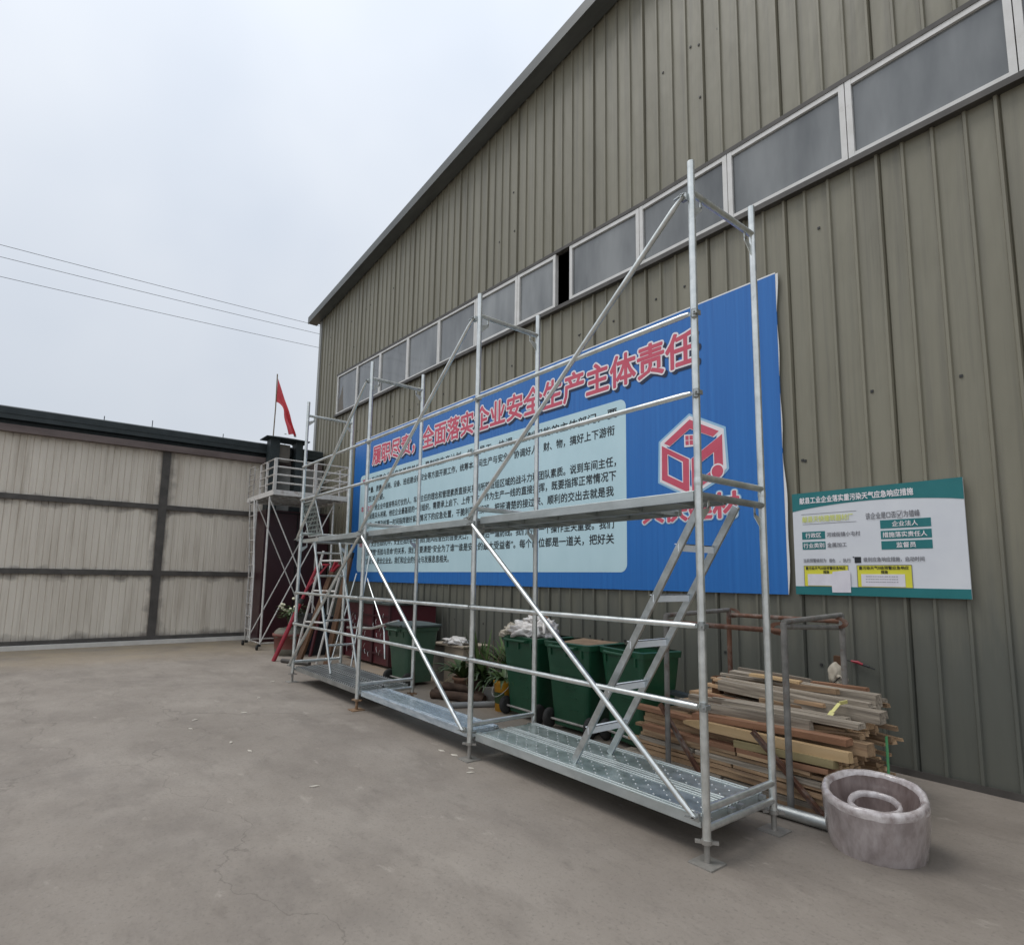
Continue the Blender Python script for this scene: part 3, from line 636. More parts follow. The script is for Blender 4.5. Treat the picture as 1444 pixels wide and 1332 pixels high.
for (a, b, z, tx) in ((-2.545, -2.345, 1.872, '行政区'), (-2.545, -2.345, 1.782, '行业类别'), (-1.905, -1.55, 1.935, '企业法人'), (-1.905, -1.55, 1.849, '措施落实责任人'), (-1.905, -1.55, 1.765, '监督员')):
    mb = MB(); mb.box((a, YN - .002, z - .034), (b, YN + .001, z + .034)); mb.build('label_box', 'teal', nb)
    wd = min(b - a - .02, .045 * len(tx)); c = (a + b) / 2
    if len(tx) == 7: c = a + .17; wd = .31
    nline(tx, c - wd / 2, c + wd / 2, z, .046, 'white_print', .015)
nline('河城街镇小屯村', -2.33, -2.06, 1.872, .042, 'grey_ink')
nline('金属加工', -2.33, -2.17, 1.782, .042, 'grey_ink')
nline('当前预警级别为', -2.54, -2.345, 1.650, .036, 'grey_ink'); nline('橙色', -2.32, -2.27, 1.648, .034, 'grey_ink')
nline('，执行', -2.235, -2.145, 1.648, .036, 'grey_ink'); nline('级别应急响应措施，启动时间', -2.045, -1.61, 1.652, .040, 'grey_ink')
mb = MB(); mb.box((-2.115, YN - .003, 1.625), (-2.065, YN + .001, 1.675)); mb.box((-2.128, YN - .003, 1.668), (-2.118, YN + .001, 1.678)); mb.build('ink_patch', 'ink', nb)
for a, b, tx in ((-2.54, -2.17, '重污染天气Ⅲ级预警应急响应'), (-2.10, -1.70, '重污染天气Ⅱ级预警应急响应')):
    mb = MB(); mb.box((a, YN - .002, 1.425), (b, YN + .001, 1.605)); mb.build('yellow_box', 'yellow_print', nb)
    mb = MB()
    for lo, hi in (((a, 1.603), (b, 1.607)), ((a, 1.423), (b, 1.427)), ((a - .002, 1.425), (a + .002, 1.605)), ((b - .002, 1.425), (b + .002, 1.605))):
        mb.box((lo[0], YN - .0035, lo[1]), (hi[0], YN - .0015, hi[1]))
    mb.build('box_border', 'grey_ink', nb)
    nline(tx, a + .015, b - .02, 1.583, .030, 'ink', .02); nline('措施', (a + b) / 2 - .02, (a + b) / 2 + .03, 1.549, .030, 'ink', .02)
    mb = MB(); mb.box((a + .03, YN - .0045, 1.432), (b - .05, YN - .003, 1.532)); sh = mb.build('paper_sheet', 'paper', nb)
    for q in range(3):
        mb = MB()
        for e in range(14):
            xa = a + .065 + e * .017 + random.uniform(0, .004)
            mb.box((xa, YN - .0052, 1.51 - q * .022), (xa + .012, YN - .0046, 1.515 - q * .022))
        if a > -2.2: mb.build('fine_print', 'grey_ink', sh)
mb = MB()
mb.prism([(-2.305, YN - .007, 1.375), (-2.155, YN - .007, 1.378), (-2.152, YN - .009, 1.545), (-2.165, YN - .009, 1.565), (-2.295, YN - .007, 1.552), (-2.31, YN - .007, 1.48)], (0, .0015, 0)); mb.build('torn_sheet', 'paper', nb)

# ------------------------------------------------------------------ scaffold
FX = [-8.43, -6.30, -4.112, -1.922]
YF, YR, TR = 2.84, 3.52, .0215
sc = thing('scaffold', 'three bay galvanised steel scaffold with two deck levels in front of the shed', 'scaffold', (-5.2, 3.18, 0))
def dot_row(mb, x0, x1, y0, y1, z, nx, ny, r):
    for i in range(nx):
        for j in range(ny):
            cx = x0 + (x1 - x0) * (i + .5 + (-.25, .25)[j % 2]) / nx; cy = y0 + (y1 - y0) * (j + .5) / ny
            ra = [(cx + r * math.cos(a * 1.0472), cy + r * math.sin(a * 1.0472), z) for a in range(6)]
            rb = [(cx + r * .55 * math.cos(a * 1.0472), cy + r * .55 * math.sin(a * 1.0472), z + .004) for a in range(6)]
            mb.add(ra + rb, [(k, (k + 1) % 6, (k + 1) % 6 + 6, k + 6) for k in range(6)] + [tuple(range(6, 12))])
for i, fx in enumerate(FX):
    for yy in (YF, YR):
        mb = MB()
        z0 = .12 if i != 2 else .135
        mb.tube([(fx, yy, z0), (fx, yy, 2.0)], TR + .001, 14)
        mb.tube([(fx, yy, 2.0), (fx, yy, 3.955)], TR, 14)
        mb.tube([(fx, yy, 1.985), (fx, yy, 1.995), (fx, yy, 2.005), (fx, yy, 2.03)], [TR + .002, TR + .003, TR + .003, TR + .001], 14)
        st = mb.build('standard', 'galv', sc)
        jm = 'jack' if (i == 1 or (i == 0 and yy == YR)) else 'jack_grey'
        jb = MB(); jb.tube([(fx, yy, .008), (fx, yy, z0 + .01)], .016, 10); jb.box((fx - .07, yy - .07, 0), (fx + .07, yy + .07, .008))
        jb.tube([(fx, yy, z0 - .022), (fx, yy, z0)], .030, 10); jb.box((fx - .06, yy - .011, z0 - .02), (fx + .06, yy + .011, z0 - .006), rot('Z', 35))
        jb.build('base_jack', jm, st)
    for zz, rad, nm in ((.27, .0205, 'ledger'), (.172, .0195, 'ledger'), (2.035, .0205, 'ledger'), (1.93, .0215, 'ledger'), (3.755, .0205, 'ledger')):
        mb = MB(); mb.tube([(fx, YF + .01, zz), (fx, YR - .01, zz)], rad, 12)
        mb.build(nm, 'galv' if zz > 3 or zz < .3 or zz > 2 else 'galv_dull', sc)
    for zz in (1.93, 3.755):
        for yy, sgn in ((YF, 1), (YR, -1)):
            mb = MB(); q = lambda a, b: (fx - .003, yy + sgn * a, zz + b)
            mb.prism([q(.018, -.085), q(.10, -.055), q(.10, -.078), q(.018, -.155)], (.006, 0, 0)); mb.prism([q(.085, -.012), q(.10, -.012), q(.10, -.06), q(.085, -.07)], (.006, 0, 0))
            mb.build('gusset_plate', 'galv', sc)
# guard rails and their clamps, front face only
for i in range(3):
    xa, xb = FX[i], FX[i + 1]
    for zz, rad in ((2.985, .0165), (2.51, .0165), (1.212, .0165), (.79, .0165)):
        mb = MB(); yq = YF - .034
        mb.tube([(xa + .012, yq, zz), (xa + .06, yq - .002, zz), (xb - .06, yq - .002, zz), (xb - .012, yq, zz)], [rad * .8, rad, rad, rad * .8], 10)
        gr = mb.build('guard_rail', 'galv', sc)
        for xe in ((xa, 1), (xb, -1)):
            mb = MB(); cx = xe[0]
            if xe[1] == 1 or i == 2:
                o = .035 if not (i == 2 and xe[1] == -1) else .028
                mb.tube([(cx + o - .012, yq + .01, zz - .024), (cx + o - .012, yq + .01, zz + .024)], .017, 8); mb.box((cx + o - .01, yq - .012, zz - .012), (cx + o + .018, yq + .03, zz + .012)); mb.tube([(cx + o, yq - .02, zz), (cx + o, yq + .05, zz)], .007, 6)
                mb.build('clamp', 'galv_dull', gr)
    for (za, zb) in ((.225, 1.905), (1.955, 3.725)):
        if za < 1 and i > 0: p, q = (xa + .015, zb), (xb - .04, za)      # falls to the right
        else: p, q = (xa - .03, za), (xb - .03, zb)
        mb = MB(); yq = YF - .048
        a = Vector((p[0], yq, p[1])); b = Vector((q[0], yq, q[1])); d = (b - a).normalized()
        mb.tube([a, a + d * .05, a + d * .09, b - d * .09, b - d * .05, b], [.011, .014, .0175, .0175, .014, .011], 12)
        br = mb.build('diagonal_brace', 'galv', sc)
        mb = MB()
        for e in (a, b):
            mb.tube([(e.x, yq - .018, e.z), (e.x, YF - .012, e.z)], .010, 8); mb.box((e.x - .018, yq + .010, e.z - .022), (e.x + .018, YF - .016, e.z + .022))
            mb.bar((e.x - .05, yq - .012, e.z - .004), (e.x + .02, yq - .012, e.z + .004), .012, .006)
        mb.build('brace_pin', 'galv_dull', br)
def plank(xa, xb, ya, yb, zt, mat, dots=0, open_from=None):
    mb = MB(); h = .058
    mb.box((xa, ya, zt - .006), (xb, yb, zt - .0035))
    mb.cur = 1 if mat == 'deck' else 0
    mb.box((xa, ya, zt - h), (xb, ya + .003, zt - .0062)); mb.box((xa, yb - .003, zt - h), (xb, yb, zt - .0062))
    mb.box((xa, ya + .0032, zt - h), (xb, ya + .022, zt - h + .0025)); mb.box((xa, yb - .022, zt - h), (xb, yb - .0032, zt - h + .0025))
    for yy in (ya + .002, yb - .018, ya + .034, yb - .05):
        mb.tube([(xa, yy + .008, zt - .003), (xb, yy + .008, zt - .003)], .006, 6)
    nr = 5
    for k in range(nr):
        cx = xa + (xb - xa) * (k + .5) / nr; mb.box((cx - .012, ya + .004, zt - h * .75), (cx + .012, yb - .004, zt - .0064))
    mb.box((xa - .001, ya + .001, zt - h + .001), (xa + .002, yb - .001, zt - .0065)); mb.box((xb - .002, ya + .001, zt - h + .001), (xb + .001, yb - .001, zt - .0065))
    o = mb.build('deck_plank', [mat, 'deck_side'], sc)
    if dots:
        mb = MB(); dot_row(mb, xa + .05, xb - .05, ya + .055, yb - .055, zt - .0036, *dots); mb.build('dimple', 'dot', o)
    mb = MB()
    for xe, sg in ((xa, -1), (xb, 1)):
        for yy in (ya + .04, yb - .04):
            mb.box((min(xe, xe + sg * .035), yy - .018, zt - .032), (max(xe, xe + sg * .035), yy + .018, zt - .006)); mb.bar((xe + sg * .03, yy, zt - .006), (xe + sg * .034, yy, zt - .06), .03, .005, (0, 1, 0))
    mb.build('hook', 'galv_dull', o)
    return o
ZL, ZU = .212, 1.962
for ya, yb in ((2.862, 3.168), (3.182, 3.492)):
    plank(FX[0] + .05, FX[1] - .05, ya, yb, ZL, 'deck_mesh')
    plank(FX[2] + .05, FX[3] - .05, ya, yb, ZL, 'deck', (17, 4, .0075))
plank(FX[1] + .05, FX[2] - .05, 2.862, 3.168, ZL, 'deck_film')
plank(FX[1] + .05, FX[2] - .05, 2.862, 3.168, ZU, 'deck'); plank(FX[1] + .05, FX[2] - .05, 3.182, 3.492, ZU, 'deck')
plank(FX[2] + .05, FX[3] - .05, 2.862, 3.168, ZU, 'deck'); plank(FX[2] + .05, FX[3] - .6, 3.182, 3.492, ZU, 'deck')
plank(FX[0] + .62, FX[1] - .05, 2.862, 3.168, ZU, 'deck'); plank(FX[0] + .62, FX[1] - .05, 3.182, 3.492, ZU, 'deck')
mb = MB(); mb.bar((FX[0] + .03, 2.87, ZU - .03), (FX[0] + .618, 2.87, ZU - .03), .05, .02, (0, 0, 1)); mb.bar((FX[0] + .03, 3.485, ZU - .03), (FX[0] + .618, 3.485, ZU - .03), .05, .02, (0, 0, 1))
mb.build('hatch_frame', 'galv', sc)
mb = MB(); mb.prism([(-8.42, 2.95, 2.0), (-7.88, 2.95, 2.0), (-7.97, 2.85, 2.48), (-8.50, 2.85, 2.48)], (0, .004, .001)); hl = mb.build('hatch_lid', 'expanded', sc)
mb = MB()
for a, b in (((-8.42, 2.952, 2.0), (-8.50, 2.852, 2.48)), ((-7.88, 2.952, 2.0), (-7.97, 2.852, 2.48)), ((-8.50, 2.852, 2.48), (-7.97, 2.852, 2.48)), ((-8.42, 2.952, 2.0), (-7.88, 2.952, 2.0))): mb.tube([a, b], .009, 8)
mb.build('lid_frame', 'galv', hl)

def ladder(label, base, top, width, rungs, stile, name='ladder', group=None, flat=True, wdir=(0, 1, 0), mat='ladder', rmat='rung', hooks=0):
    base, top, wd = Vector(base), Vector(top), Vector(wdir).normalized()
    t = thing(name, label, 'ladder', base + wd * width / 2, group)
    d = (top - base)
    for k in (0, 1):
        mb = MB(); a = base + wd * width * k; b = top + wd * width * k
        if flat: mb.bar(a, b, stile, .022, d.cross(wd))
        else: mb.tube([a, b], stile, 10)
        mb.build('stile', mat, t, .003 if flat else 0)
    for f in rungs:
        mb = MB(); a = base + d * f; b = a + wd * width
        if flat:
            n = d.cross(wd).normalized(); mb.bar(a - wd * .012 + n * .0, b + wd * .012, .046, .006, (0, 0, 1)); mb.bar(a - wd * .011 + Vector((-.012, 0, .02)), b + wd * .011 + Vector((-.012, 0, .02)), .03, .005, (1, 0, 0))
        else: mb.tube([a, b], stile * .8, 8)
        mb.build('rung', rmat, t)
    if hooks:
        for k in (0, 1):
            a = base + d * rungs[-1] + wd * width * k
            mb = MB(); mb.tube([a, a + Vector((.02, 0, -.04)), a + Vector((.045, .01, -.09)), a + Vector((.02, .02, -.13))], .009, 8); mb.build('hook', 'galv', t)
    return t
ladder('flat sided steel ladder leaning up to the deck in the nearest scaffold bay', (-3.045, 2.97, ZL), (-1.985, 2.97, 1.915), .36, [.14, .315, .49, .665, .845], .047)
ladder('tubular ladder climbing to the open mesh hatch in the farthest scaffold bay', (-7.53, 3.02, ZL), (-8.06, 2.90, 1.93), .36, [.2, .38, .56, .72, .9], .017, flat=False, mat='galv', rmat='galv')
la = ladder('bright loose ladder with hooked ends leaning beside the maroon metal bin', (-10.40, 3.52, 0), (-9.92, 3.74, 1.87), .54, [.36, .64, .91], .020, flat=False, wdir=(.5, .2, 0), mat='white_tube', rmat='white_tube', hooks=1)

# ------------------------------------------------------------------ far gate wall (beige panels) and what stands at it
XG = -14.6
gw = thing('panel_warehouse', 'low warehouse with dirty beige panel wall and dark roof edge closing the yard', 'building', (XG, -6, 0))
mb = MB(); y = -30.0; k = 0
while y < 5.33:
    yn = min(5.33, y + .108); hh = .010
    mb.add([(XG, y, .1), (XG, yn - .02, .1), (XG, yn - .02, 4.2), (XG, y, 4.2)], [(0, 1, 2, 3)])
    mb.add([(XG, yn - .02, .1), (XG - hh, yn - .012, .1), (XG - hh, yn - .012, 4.2), (XG, yn - .02, 4.2)], [(0, 1, 2, 3)])
    mb.add([(XG - hh, yn - .012, .1), (XG, yn, .1), (XG, yn, 4.2), (XG - hh, yn - .012, 4.2)], [(0, 1, 2, 3)])
    y = yn
mb.box((XG - 8, -30, 0), (XG - .02, 5.3, 4.2))
mb.build('wall', 'gate', gw)
mb = MB()
for y in (1.93, -1.25, -4.4, -7.6, -10.8, -14, -17.2, -20.4): mb.box((XG + .002, y - .075, .1), (XG + .05, y + .075, 4.2))
mb.box((XG + .002, -30, .02), (XG + .055, 5.3, .15))
for z in (1.455, 2.855): mb.box((XG + .002, -30, z - .05), (XG + .045, 5.3, z + .05))
mb.build('frame', 'gate_steel', gw)
mb = MB(); mb.prism([(XG + .16, -30, 4.30), (XG + .16, -30, 4.52), (XG + .05, -30, 4.56), (XG - 4, -30, 4.60), (XG - 8.3, -30, 4.3), (XG - 8.3, -30, 4.2), (XG, -30, 4.21), (XG, -30, 4.30)], (0, 35.3, 0))
mb.box((XG + .161, -30, 4.395), (XG + .172, 5.3, 4.42))
mb.build('roof', 'slate', gw)
mb = MB(); mb.box((XG + .004, -30, 4.065), (XG + .15, 5.3, 4.20)); mb.build('gutter', 'rusttrim', gw)
mb = MB()
for y in (1.6, .75, 3.0): mb.tube([(XG + .05, y, 4.5), (XG + .05, y, 4.64 if y != 1.6 else 4.70)], .008, 6)
mb.build('roof_stub', 'slate', gw)
mb = MB(); mb.box((XG + .06, -30, 0), (XG + .22, 3.9, .075)); tag(mb.build('curb', 'white_curb'), 'low whitewashed curb at the foot of the beige panel wall', None, None, 'structure')

cab = thing('maroon_cabinet', 'tall plain dark maroon steel cabinet standing behind the white tower', 'cabinet', (-14.1, 4.6, 0))
mb = MB(); mb.box((-14.54, 3.80, 0), (-13.67, 5.25, 2.90)); mb.build('body', 'maroon', cab, .01)
mb = MB(); mb.box((-13.668, 4.50, .05), (-13.655, 4.52, 2.85)); mb.box((-13.668, 3.83, 2.83), (-13.655, 5.22, 2.85)); mb.build('door_seam', 'dark', cab)
mb = MB(); mb.box((XG + .057, 3.98, 2.92), (XG + .18, 5.30, 4.02)); tag(mb.build('grey_parapet', 'greywall'), 'stained grey rendered panel above the maroon cabinet', 'wall panel')

pil = thing('chimney_frame', 'dark slate chimney frame with a flat cap carrying the red flag', 'chimney', (XG + .4, 4.3, 2.9))
mb = MB()
mb.box((XG + .19, 3.93, 2.91), (XG + .50, 4.14, 4.63)); mb.box((XG + .19, 4.52, 2.91), (XG + .50, 4.68, 4.63)); mb.build('post', 'slate', pil)
mb = MB(); mb.prism([(XG + .05, 3.80, 4.62), (XG + .62, 3.80, 4.62), (XG + .62, 4.80, 4.62), (XG + .05, 4.80, 4.62)], (0, 0, .02))
mb.loft([[(XG + .05, 3.80, 4.64), (XG + .62, 3.80, 4.64), (XG + .62, 4.80, 4.64), (XG + .05, 4.80, 4.64)], [(XG + .25, 4.1, 4.70), (XG + .42, 4.1, 4.70), (XG + .42, 4.5, 4.70), (XG + .25, 4.5, 4.70)]])
mb.build('cap', 'slate', pil)
mb = MB(); mb.box((XG + .26, 4.15, 4.1), (XG + .42, 4.40, 4.52)); mb.build('grey_block', 'tan_side', pil)

fl = thing('red_flag', 'plain red flag drooping from a thin pole above the dark chimney', 'flag', (-14.2, 4.0, 4.6))
mb = MB(); mb.tube([(-14.2, 4.0, 4.64), (-14.2, 4.01, 5.4), (-14.2, 4.0, 6.20)], .014, 8); mb.build('pole', 'bamboo', fl)
mb = MB(); V = []; nu, nv = 14, 8
for i in range(nu + 1):
    u = i / nu
    top = Vector((-14.2, 4.02 + .50 * u, 6.10 - 1.32 * u)); bot = Vector((-14.2, 4.02 + .36 * u + .03 * math.sin(u * 6), 5.52 - .10 * u - .62 * u * u))
    for j in range(nv + 1):
        v = j / nv; p = top.lerp(bot, v); p.x += .07 * math.sin(v * 8 + u * 3) * u + .03 * math.sin(u * 14 + v * 2) * u; V.append(p)
mb.add(V, [(i * (nv + 1) + j, (i + 1) * (nv + 1) + j, (i + 1) * (nv + 1) + j + 1, i * (nv + 1) + j + 1) for i in range(nu) for j in range(nv)], True)
mb.build('cloth', 'flag', fl)

# white work tower
tw = thing('work_tower', 'white painted rolling work tower with a railed platform and side ladder', 'tower', (-12.75, 4.1, 0))
TX0, TX1, TY0, TY1, PZ = -13.20, -12.30, 3.48, 4.80, 3.06
for xq in (TX0, TX1):
    for yq in (TY0, TY1):
        mb = MB(); mb.tube([(xq, yq, .10), (xq, yq, PZ - .04)], .020, 10); p = mb.build('post', 'white_tube', tw)
        mb = MB(); mb.lathe([(.0, -.022), (.045, -.022), (.05, 0), (.045, .022), (0, .022)], (xq - .12 * (1 if xq == TX0 else -.0) + .02, yq - .06, .05), 14, Vector((.4, 1, 0))); mb.box((xq - .02, yq - .05, .06), (xq + .02, yq + .01, .11)); mb.build('caster', 'rubber', p)
for xq in (TX0, TX1):
    for za, zb in ((.15, PZ - .1), (PZ - .1, .15)):
        mb = MB(); mb.tube([(xq + .02, TY0, za), (xq + .02, TY1, zb)], .013, 8); mb.build('brace', 'white_tube', tw)
for zq in (.12,):
    for a, b in (((TX0, TY0), (TX1, TY0)), ((TX0, TY1), (TX1, TY1)), ((TX0, TY0), (TX0, TY1)), ((TX1, TY0), (TX1, TY1))):
        mb = MB(); mb.tube([(a[0], a[1], zq), (b[0], b[1], zq)], .016, 8); mb.build('base_rail', 'tower_grey', tw)
QX0, QX1, QY0, QY1 = -13.95, -12.02, 3.46, 5.02
mb = MB()
for k in range(9):
    ya = QY0 + .03 + (QY1 - QY0 - .06) * k / 9; mb.box((QX0 + .03, ya + .012, PZ + .03), (QX1 - .03, ya + (QY1 - QY0 - .06) / 9 - .012, PZ + .055))
for k in range(6):
    xa = QX0 + .1 + (QX1 - QX0 - .2) * k / 5; mb.box((xa - .02, QY0 + .03, PZ - .01), (xa + .02, QY1 - .03, PZ + .028))
mb.build('platform', 'tower_grey', tw)
mb = MB()
mb.box((QX0, QY0, PZ - .03), (QX1, QY0 + .028, PZ + .07)); mb.box((QX0, QY1 - .028, PZ - .03), (QX1, QY1, PZ + .07)); mb.box((QX1 - .028, QY0 + .029, PZ - .03), (QX1, QY1 - .029, PZ + .07)); mb.box((QX0, QY0 + .029, PZ - .03), (QX0 + .028, QY1 - .029, PZ + .07))
mb.build('edge_beam', 'white_tube', tw)
zt = PZ + .70
for xq, yq, wd in ((QX1 - .02, QY0 + .02, .055), (QX1 - .02, QY1 - .02, .03), (QX1 - .02, 4.28, .05), (QX1 - .5, QY1 - .02, .028), (QX0 + .9, QY0 + .02, .03), (-12.6, QY0 + .02, .04), (QX0 + .02, QY1 - .02, .03)):
    mb = MB(); mb.bar((xq, yq, PZ + .07), (xq, yq, zt), wd, wd, (1, 0, 0)); mb.build('rail_post', 'white_tube', tw)
for kz, zz in enumerate((.22, .38, .54, .70)):
    rd = .013 if kz == 3 else .017
    for a, b in (((QX1 - .02, QY0 + .02), (QX1 - .02, QY1 - .02)), ((QX0 + .9, QY0 + .02), (QX1 - .02, QY0 + .02)), ((QX0 + .02, QY1 - .02), (QX1 - .02, QY1 - .02))):
        mb = MB(); mb.tube([(a[0], a[1], PZ + zz), (b[0], b[1], PZ + zz)], rd, 8); mb.build('guard_rail', 'white_tube' if a[1] < 5 and not (b[1] == a[1] and a[1] < 4) else 'tower_grey', tw)
for xq in (QX0 + .03, QX0 + .42):
    mb = MB(); mb.bar((xq, QY0 + .02, PZ + .07), (xq, QY0 + .02, zt + .04), .022, .022); mb.build('rail_post', 'tower_grey', tw)
for zz in (.1, .22, .34, .46, .58, .74):
    mb = MB(); mb.tube([(QX0 + .03, QY0 + .02, PZ + zz), (QX0 + .42, QY0 + .02, PZ + zz)], .010, 6); mb.build('guard_rail', 'tower_grey', tw)
for zz in (.25, .45, .66):
    mb = MB(); mb.tube([(QX0 + .42, QY0 + .02, PZ + zz), (QX0 + .65, QY0 + .02, PZ + zz - .03), (QX0 + .9, QY0 + .02, PZ + zz - .01)], .006, 6); mb.build('safety_chain', 'tower_grey', tw)
for xq in (-13.21, -12.86):
    mb = MB(); mb.tube([(xq + .03, 3.42, .12), (xq - .35 * .0, 3.42, 1.6), (xq - .33, 3.42, 3.05)], .017, 8); mb.build('ladder_rail', 'white_tube' if xq > -13 else 'tower_grey', tw)
for k in range(11):
    zz = .35 + k * .26; sh = 0 if zz < 1.6 else -.33 * (zz - 1.6) / 1.45
    mb = MB(); mb.tube([(-13.20 + sh, 3.42, zz), (-12.85 + sh, 3.42, zz)], .012, 6); mb.build('ladder_rung', 'tower_grey', tw)

# planter, bin, props in the far corner
pl = thing('flower_planter', 'large red brown planter with cream flowers beside the white tower', 'planter', (-11.32, 3.72, 0))
mb = MB(); mb.lathe([(0, 0), (.235, 0), (.255, .12)], (-11.32, 3.72, 0), 28); mb.build('pot_base', 'pot_base', pl)
mb = MB(); mb.lathe([(.255, .12), (.275, .34), (.30, .345), (.30, .39), (.27, .39), (.26, .35), (0, .36)], (-11.32, 3.72, 0), 28); mb.build('pot', 'brick_pot', pl)
mb = MB(); mb.blob((-11.32, 3.72, .36), (.27, .27, .15), 3, .2); mb.build('moss', 'pot_base', pl)
mb = MB(); mb.tube([(-11.35, 3.66, .42), (-11.20, 3.68, .66), (-11.08, 3.70, .9)], .010, 6); mb.build('stake', 'white_tube', pl)
mb = MB(); ra = random.Random(5)
for k in range(120):
    a = ra.uniform(0, 6.28); rr_ = ra.uniform(.02, .28); mb.blade((-11.30 + rr_ * math.cos(a) * .8, 3.75 + rr_ * math.sin(a) * .8, .72 + ra.uniform(-.05, .16)), (math.cos(a), math.sin(a), ra.uniform(-.1, .6)), ra.uniform(.08, .15), .045, .7, 3)
for k in range(9): 
    a = ra.uniform(0, 6.28); mb.tube([(-11.32, 3.72, .4), (-11.31 + .1 * math.cos(a), 3.74 + .1 * math.sin(a), .74)], .005, 5)
mb.build('foliage', 'leaf', pl)
mb = MB()
for k in range(26):
    c = ra.choice(((-11.50, 3.62, .88), (-11.08, 3.78, .92), (-11.12, 3.75, .86), (-11.33, 3.66, .80), (-11.2, 3.7, 1.0)))
    mb.blob((c[0] + ra.uniform(-.06, .06), c[1] + ra.uniform(-.05, .05), c[2] + ra.uniform(-.04, .04)), (.026, .026, .022), k, .4, 2)
mb.build('blossom', 'petal', pl)
bb = MB(); bb.loft([[(-12.0, 4.0, 0), (-10.95, 4.0, 0), (-10.95, 4.4, 0), (-12.0, 4.4, 0)], [(-12.05, 3.97, .66), (-10.9, 3.97, .66), (-10.9, 4.43, .66), (-12.05, 4.43, .66)]]); bb.box((-12.08, 3.94, .661), (-10.87, 4.46, .70))
tag(bb.build('black_tub', 'navy', base=(-11.5, 4.2, 0)), 'low black plastic tub behind the flower planter', 'tub')

pr = thing('steel_prop', 'bright red adjustable steel prop leaning from the yard floor', 'prop', (-10.58, 3.23, 0))
A, B = Vector((-10.58, 3.23, 0)), Vector((-10.52, 3.9, 1.68))
D = (B - A)
mb = MB(); mb.tube([A, A + D * .62], .036, 12); mb.build('outer_tube', 'redprop', pr)
mb = MB(); mb.tube([A + D * .58, A + D * .99], .028, 12); mb.build('inner_tube', 'redprop', pr)
mb = MB(); mb.tube([A + D * .57, A + D * .62], .046, 12); mb.tube([A + D * .60 + Vector((-.06, 0, 0)), A + D * .60 + Vector((.07, 0, 0))], .008, 6); mb.build('collar', 'rubber', pr)
mb = MB(); mb.bar(B - D * .02, B + Vector((.22, .10, -.03)), .045, .03); mb.bar(A + D * .74, B + Vector((.19, .09, -.03)), .028, .028); mb.build('head_bracket', 'redprop', pr)
p2 = thing('steel_prop', 'dark red prop head showing behind the loose hooked ladder', 'prop', (-10.3, 4.25, 0))
A, B = Vector((-10.85, 3.95, 0)), Vector((-10.82, 4.25, 1.60)); mb = MB(); mb.tube([A, B], .03, 10); mb.build('tube', 'maroon2', p2)
mb = MB(); mb.bar(B - (B - A) * .08, B + Vector((.22, .05, .05)), .05, .04); mb.bar(B - (B - A) * .16, B + Vector((.12, .05, .14)), .06, .05); mb.build('fork_head', 'redprop', p2)
for a, b, lb in (((-10.22, 3.53, 0), (-10.35, 4.05, 1.42), 'rust brown board leaning left of the loose ladder'), ((-9.68, 3.80, 0), (-9.92, 4.22, 1.76), 'dark brown board with a charred top leaning by the maroon bin')):
    t = thing('leaning_board', lb, 'board', a); mb = MB(); mb.bar(a, b, .11, .05, (1, .35, 0)); mb.build('timber', 'rustboard', t, .004)
    mb = MB(); a, b = Vector(a), Vector(b); d = (b - a).normalized(); mb.bar(b, b + d * .10, .12, .045, (1, .35, 0)); mb.build('end', 'dark' if 'charred' in lb else 'rustboard', t)
for a, b, lb in (((-9.62, 3.84, 0), (-9.75, 4.28, 1.5), 'thin grey rod standing between the leaning boards'), ((-9.05, 3.95, 0), (-9.4, 4.35, 1.85), 'thin pale rod leaning at the dark brown board')):
    t = MB(); t.tube([a, b], .013, 8); tag(t.build('steel_rod', 'galv', base=a), lb, 'rod')
t = MB(); t.tube([(-10.35, 3.30, .035), (-9.75, 3.55, .035)], .035, 12); tag(t.build('pipe_offcut', 'gate_steel', base=(-10.0, 3.4, 0)), 'short dark pipe offcut lying at the foot of the red prop', 'pipe')

mbin = thing('maroon_bin', 'low maroon ribbed metal skip bin with a grey lid against the shed', 'skip', (-9.5, 4.8, 0))
mb = MB(); mb.box((-10.45, 4.42, .04), (-8.68, 5.25, 1.0))
mb.build('body', 'maroon2', mbin, .01)
mb = MB()
for zz in (.2, .42, .62, .80):
    mb.box((-10.44, 4.395, zz), (-8.70, 4.419, zz + .025))
for xq in (-8.69, -9.28, -9.86, -10.43): mb.box((xq - .03, 4.392, .05), (xq + .03, 4.4185, .99))
mb.build('rib', 'maroon', mbin)
mb = MB(); mb.box((-10.5, 4.36, 1.001), (-8.62, 5.28, 1.03)); mb.build('lid', 'lid_dark', mbin)
mb = MB(); rq = random.Random(21)
for k in range(26):
    xq = rq.uniform(-10.3, -8.75); zq = rq.uniform(.15, .95); a = rq.uniform(-1, 1)
    mb.tube([(xq, 4.390, zq), (xq + .02 * a, 4.378, zq - .03), (xq + .05 * a, 4.382, zq - .06 - .03 * rq.random())], .004, 5)
mb.build('wire_tie', 'galv', mbin)
t = thing('tube_bundle', 'grey tubes and angle iron lying along the top of the maroon bin', 'tubes', (-9.5, 4.6, 1.03))
mb = MB(); mb.tube([(-10.6, 4.50, 1.052), (-8.5, 4.50, 1.052)], .022, 10); mb.tube([(-10.5, 4.58, 1.052), (-8.75, 4.56, 1.052)], .022, 10); mb.build('tube', 'galv', t)
mb = MB(); mb.bar((-10.45, 4.40, 1.05), (-9.0, 4.41, 1.05), .04, .03); mb.bar((-10.3, 4.68, 1.06), (-8.4, 4.64, 1.06), .05, .05); mb.build('angle_iron', 'galv_dull', t)

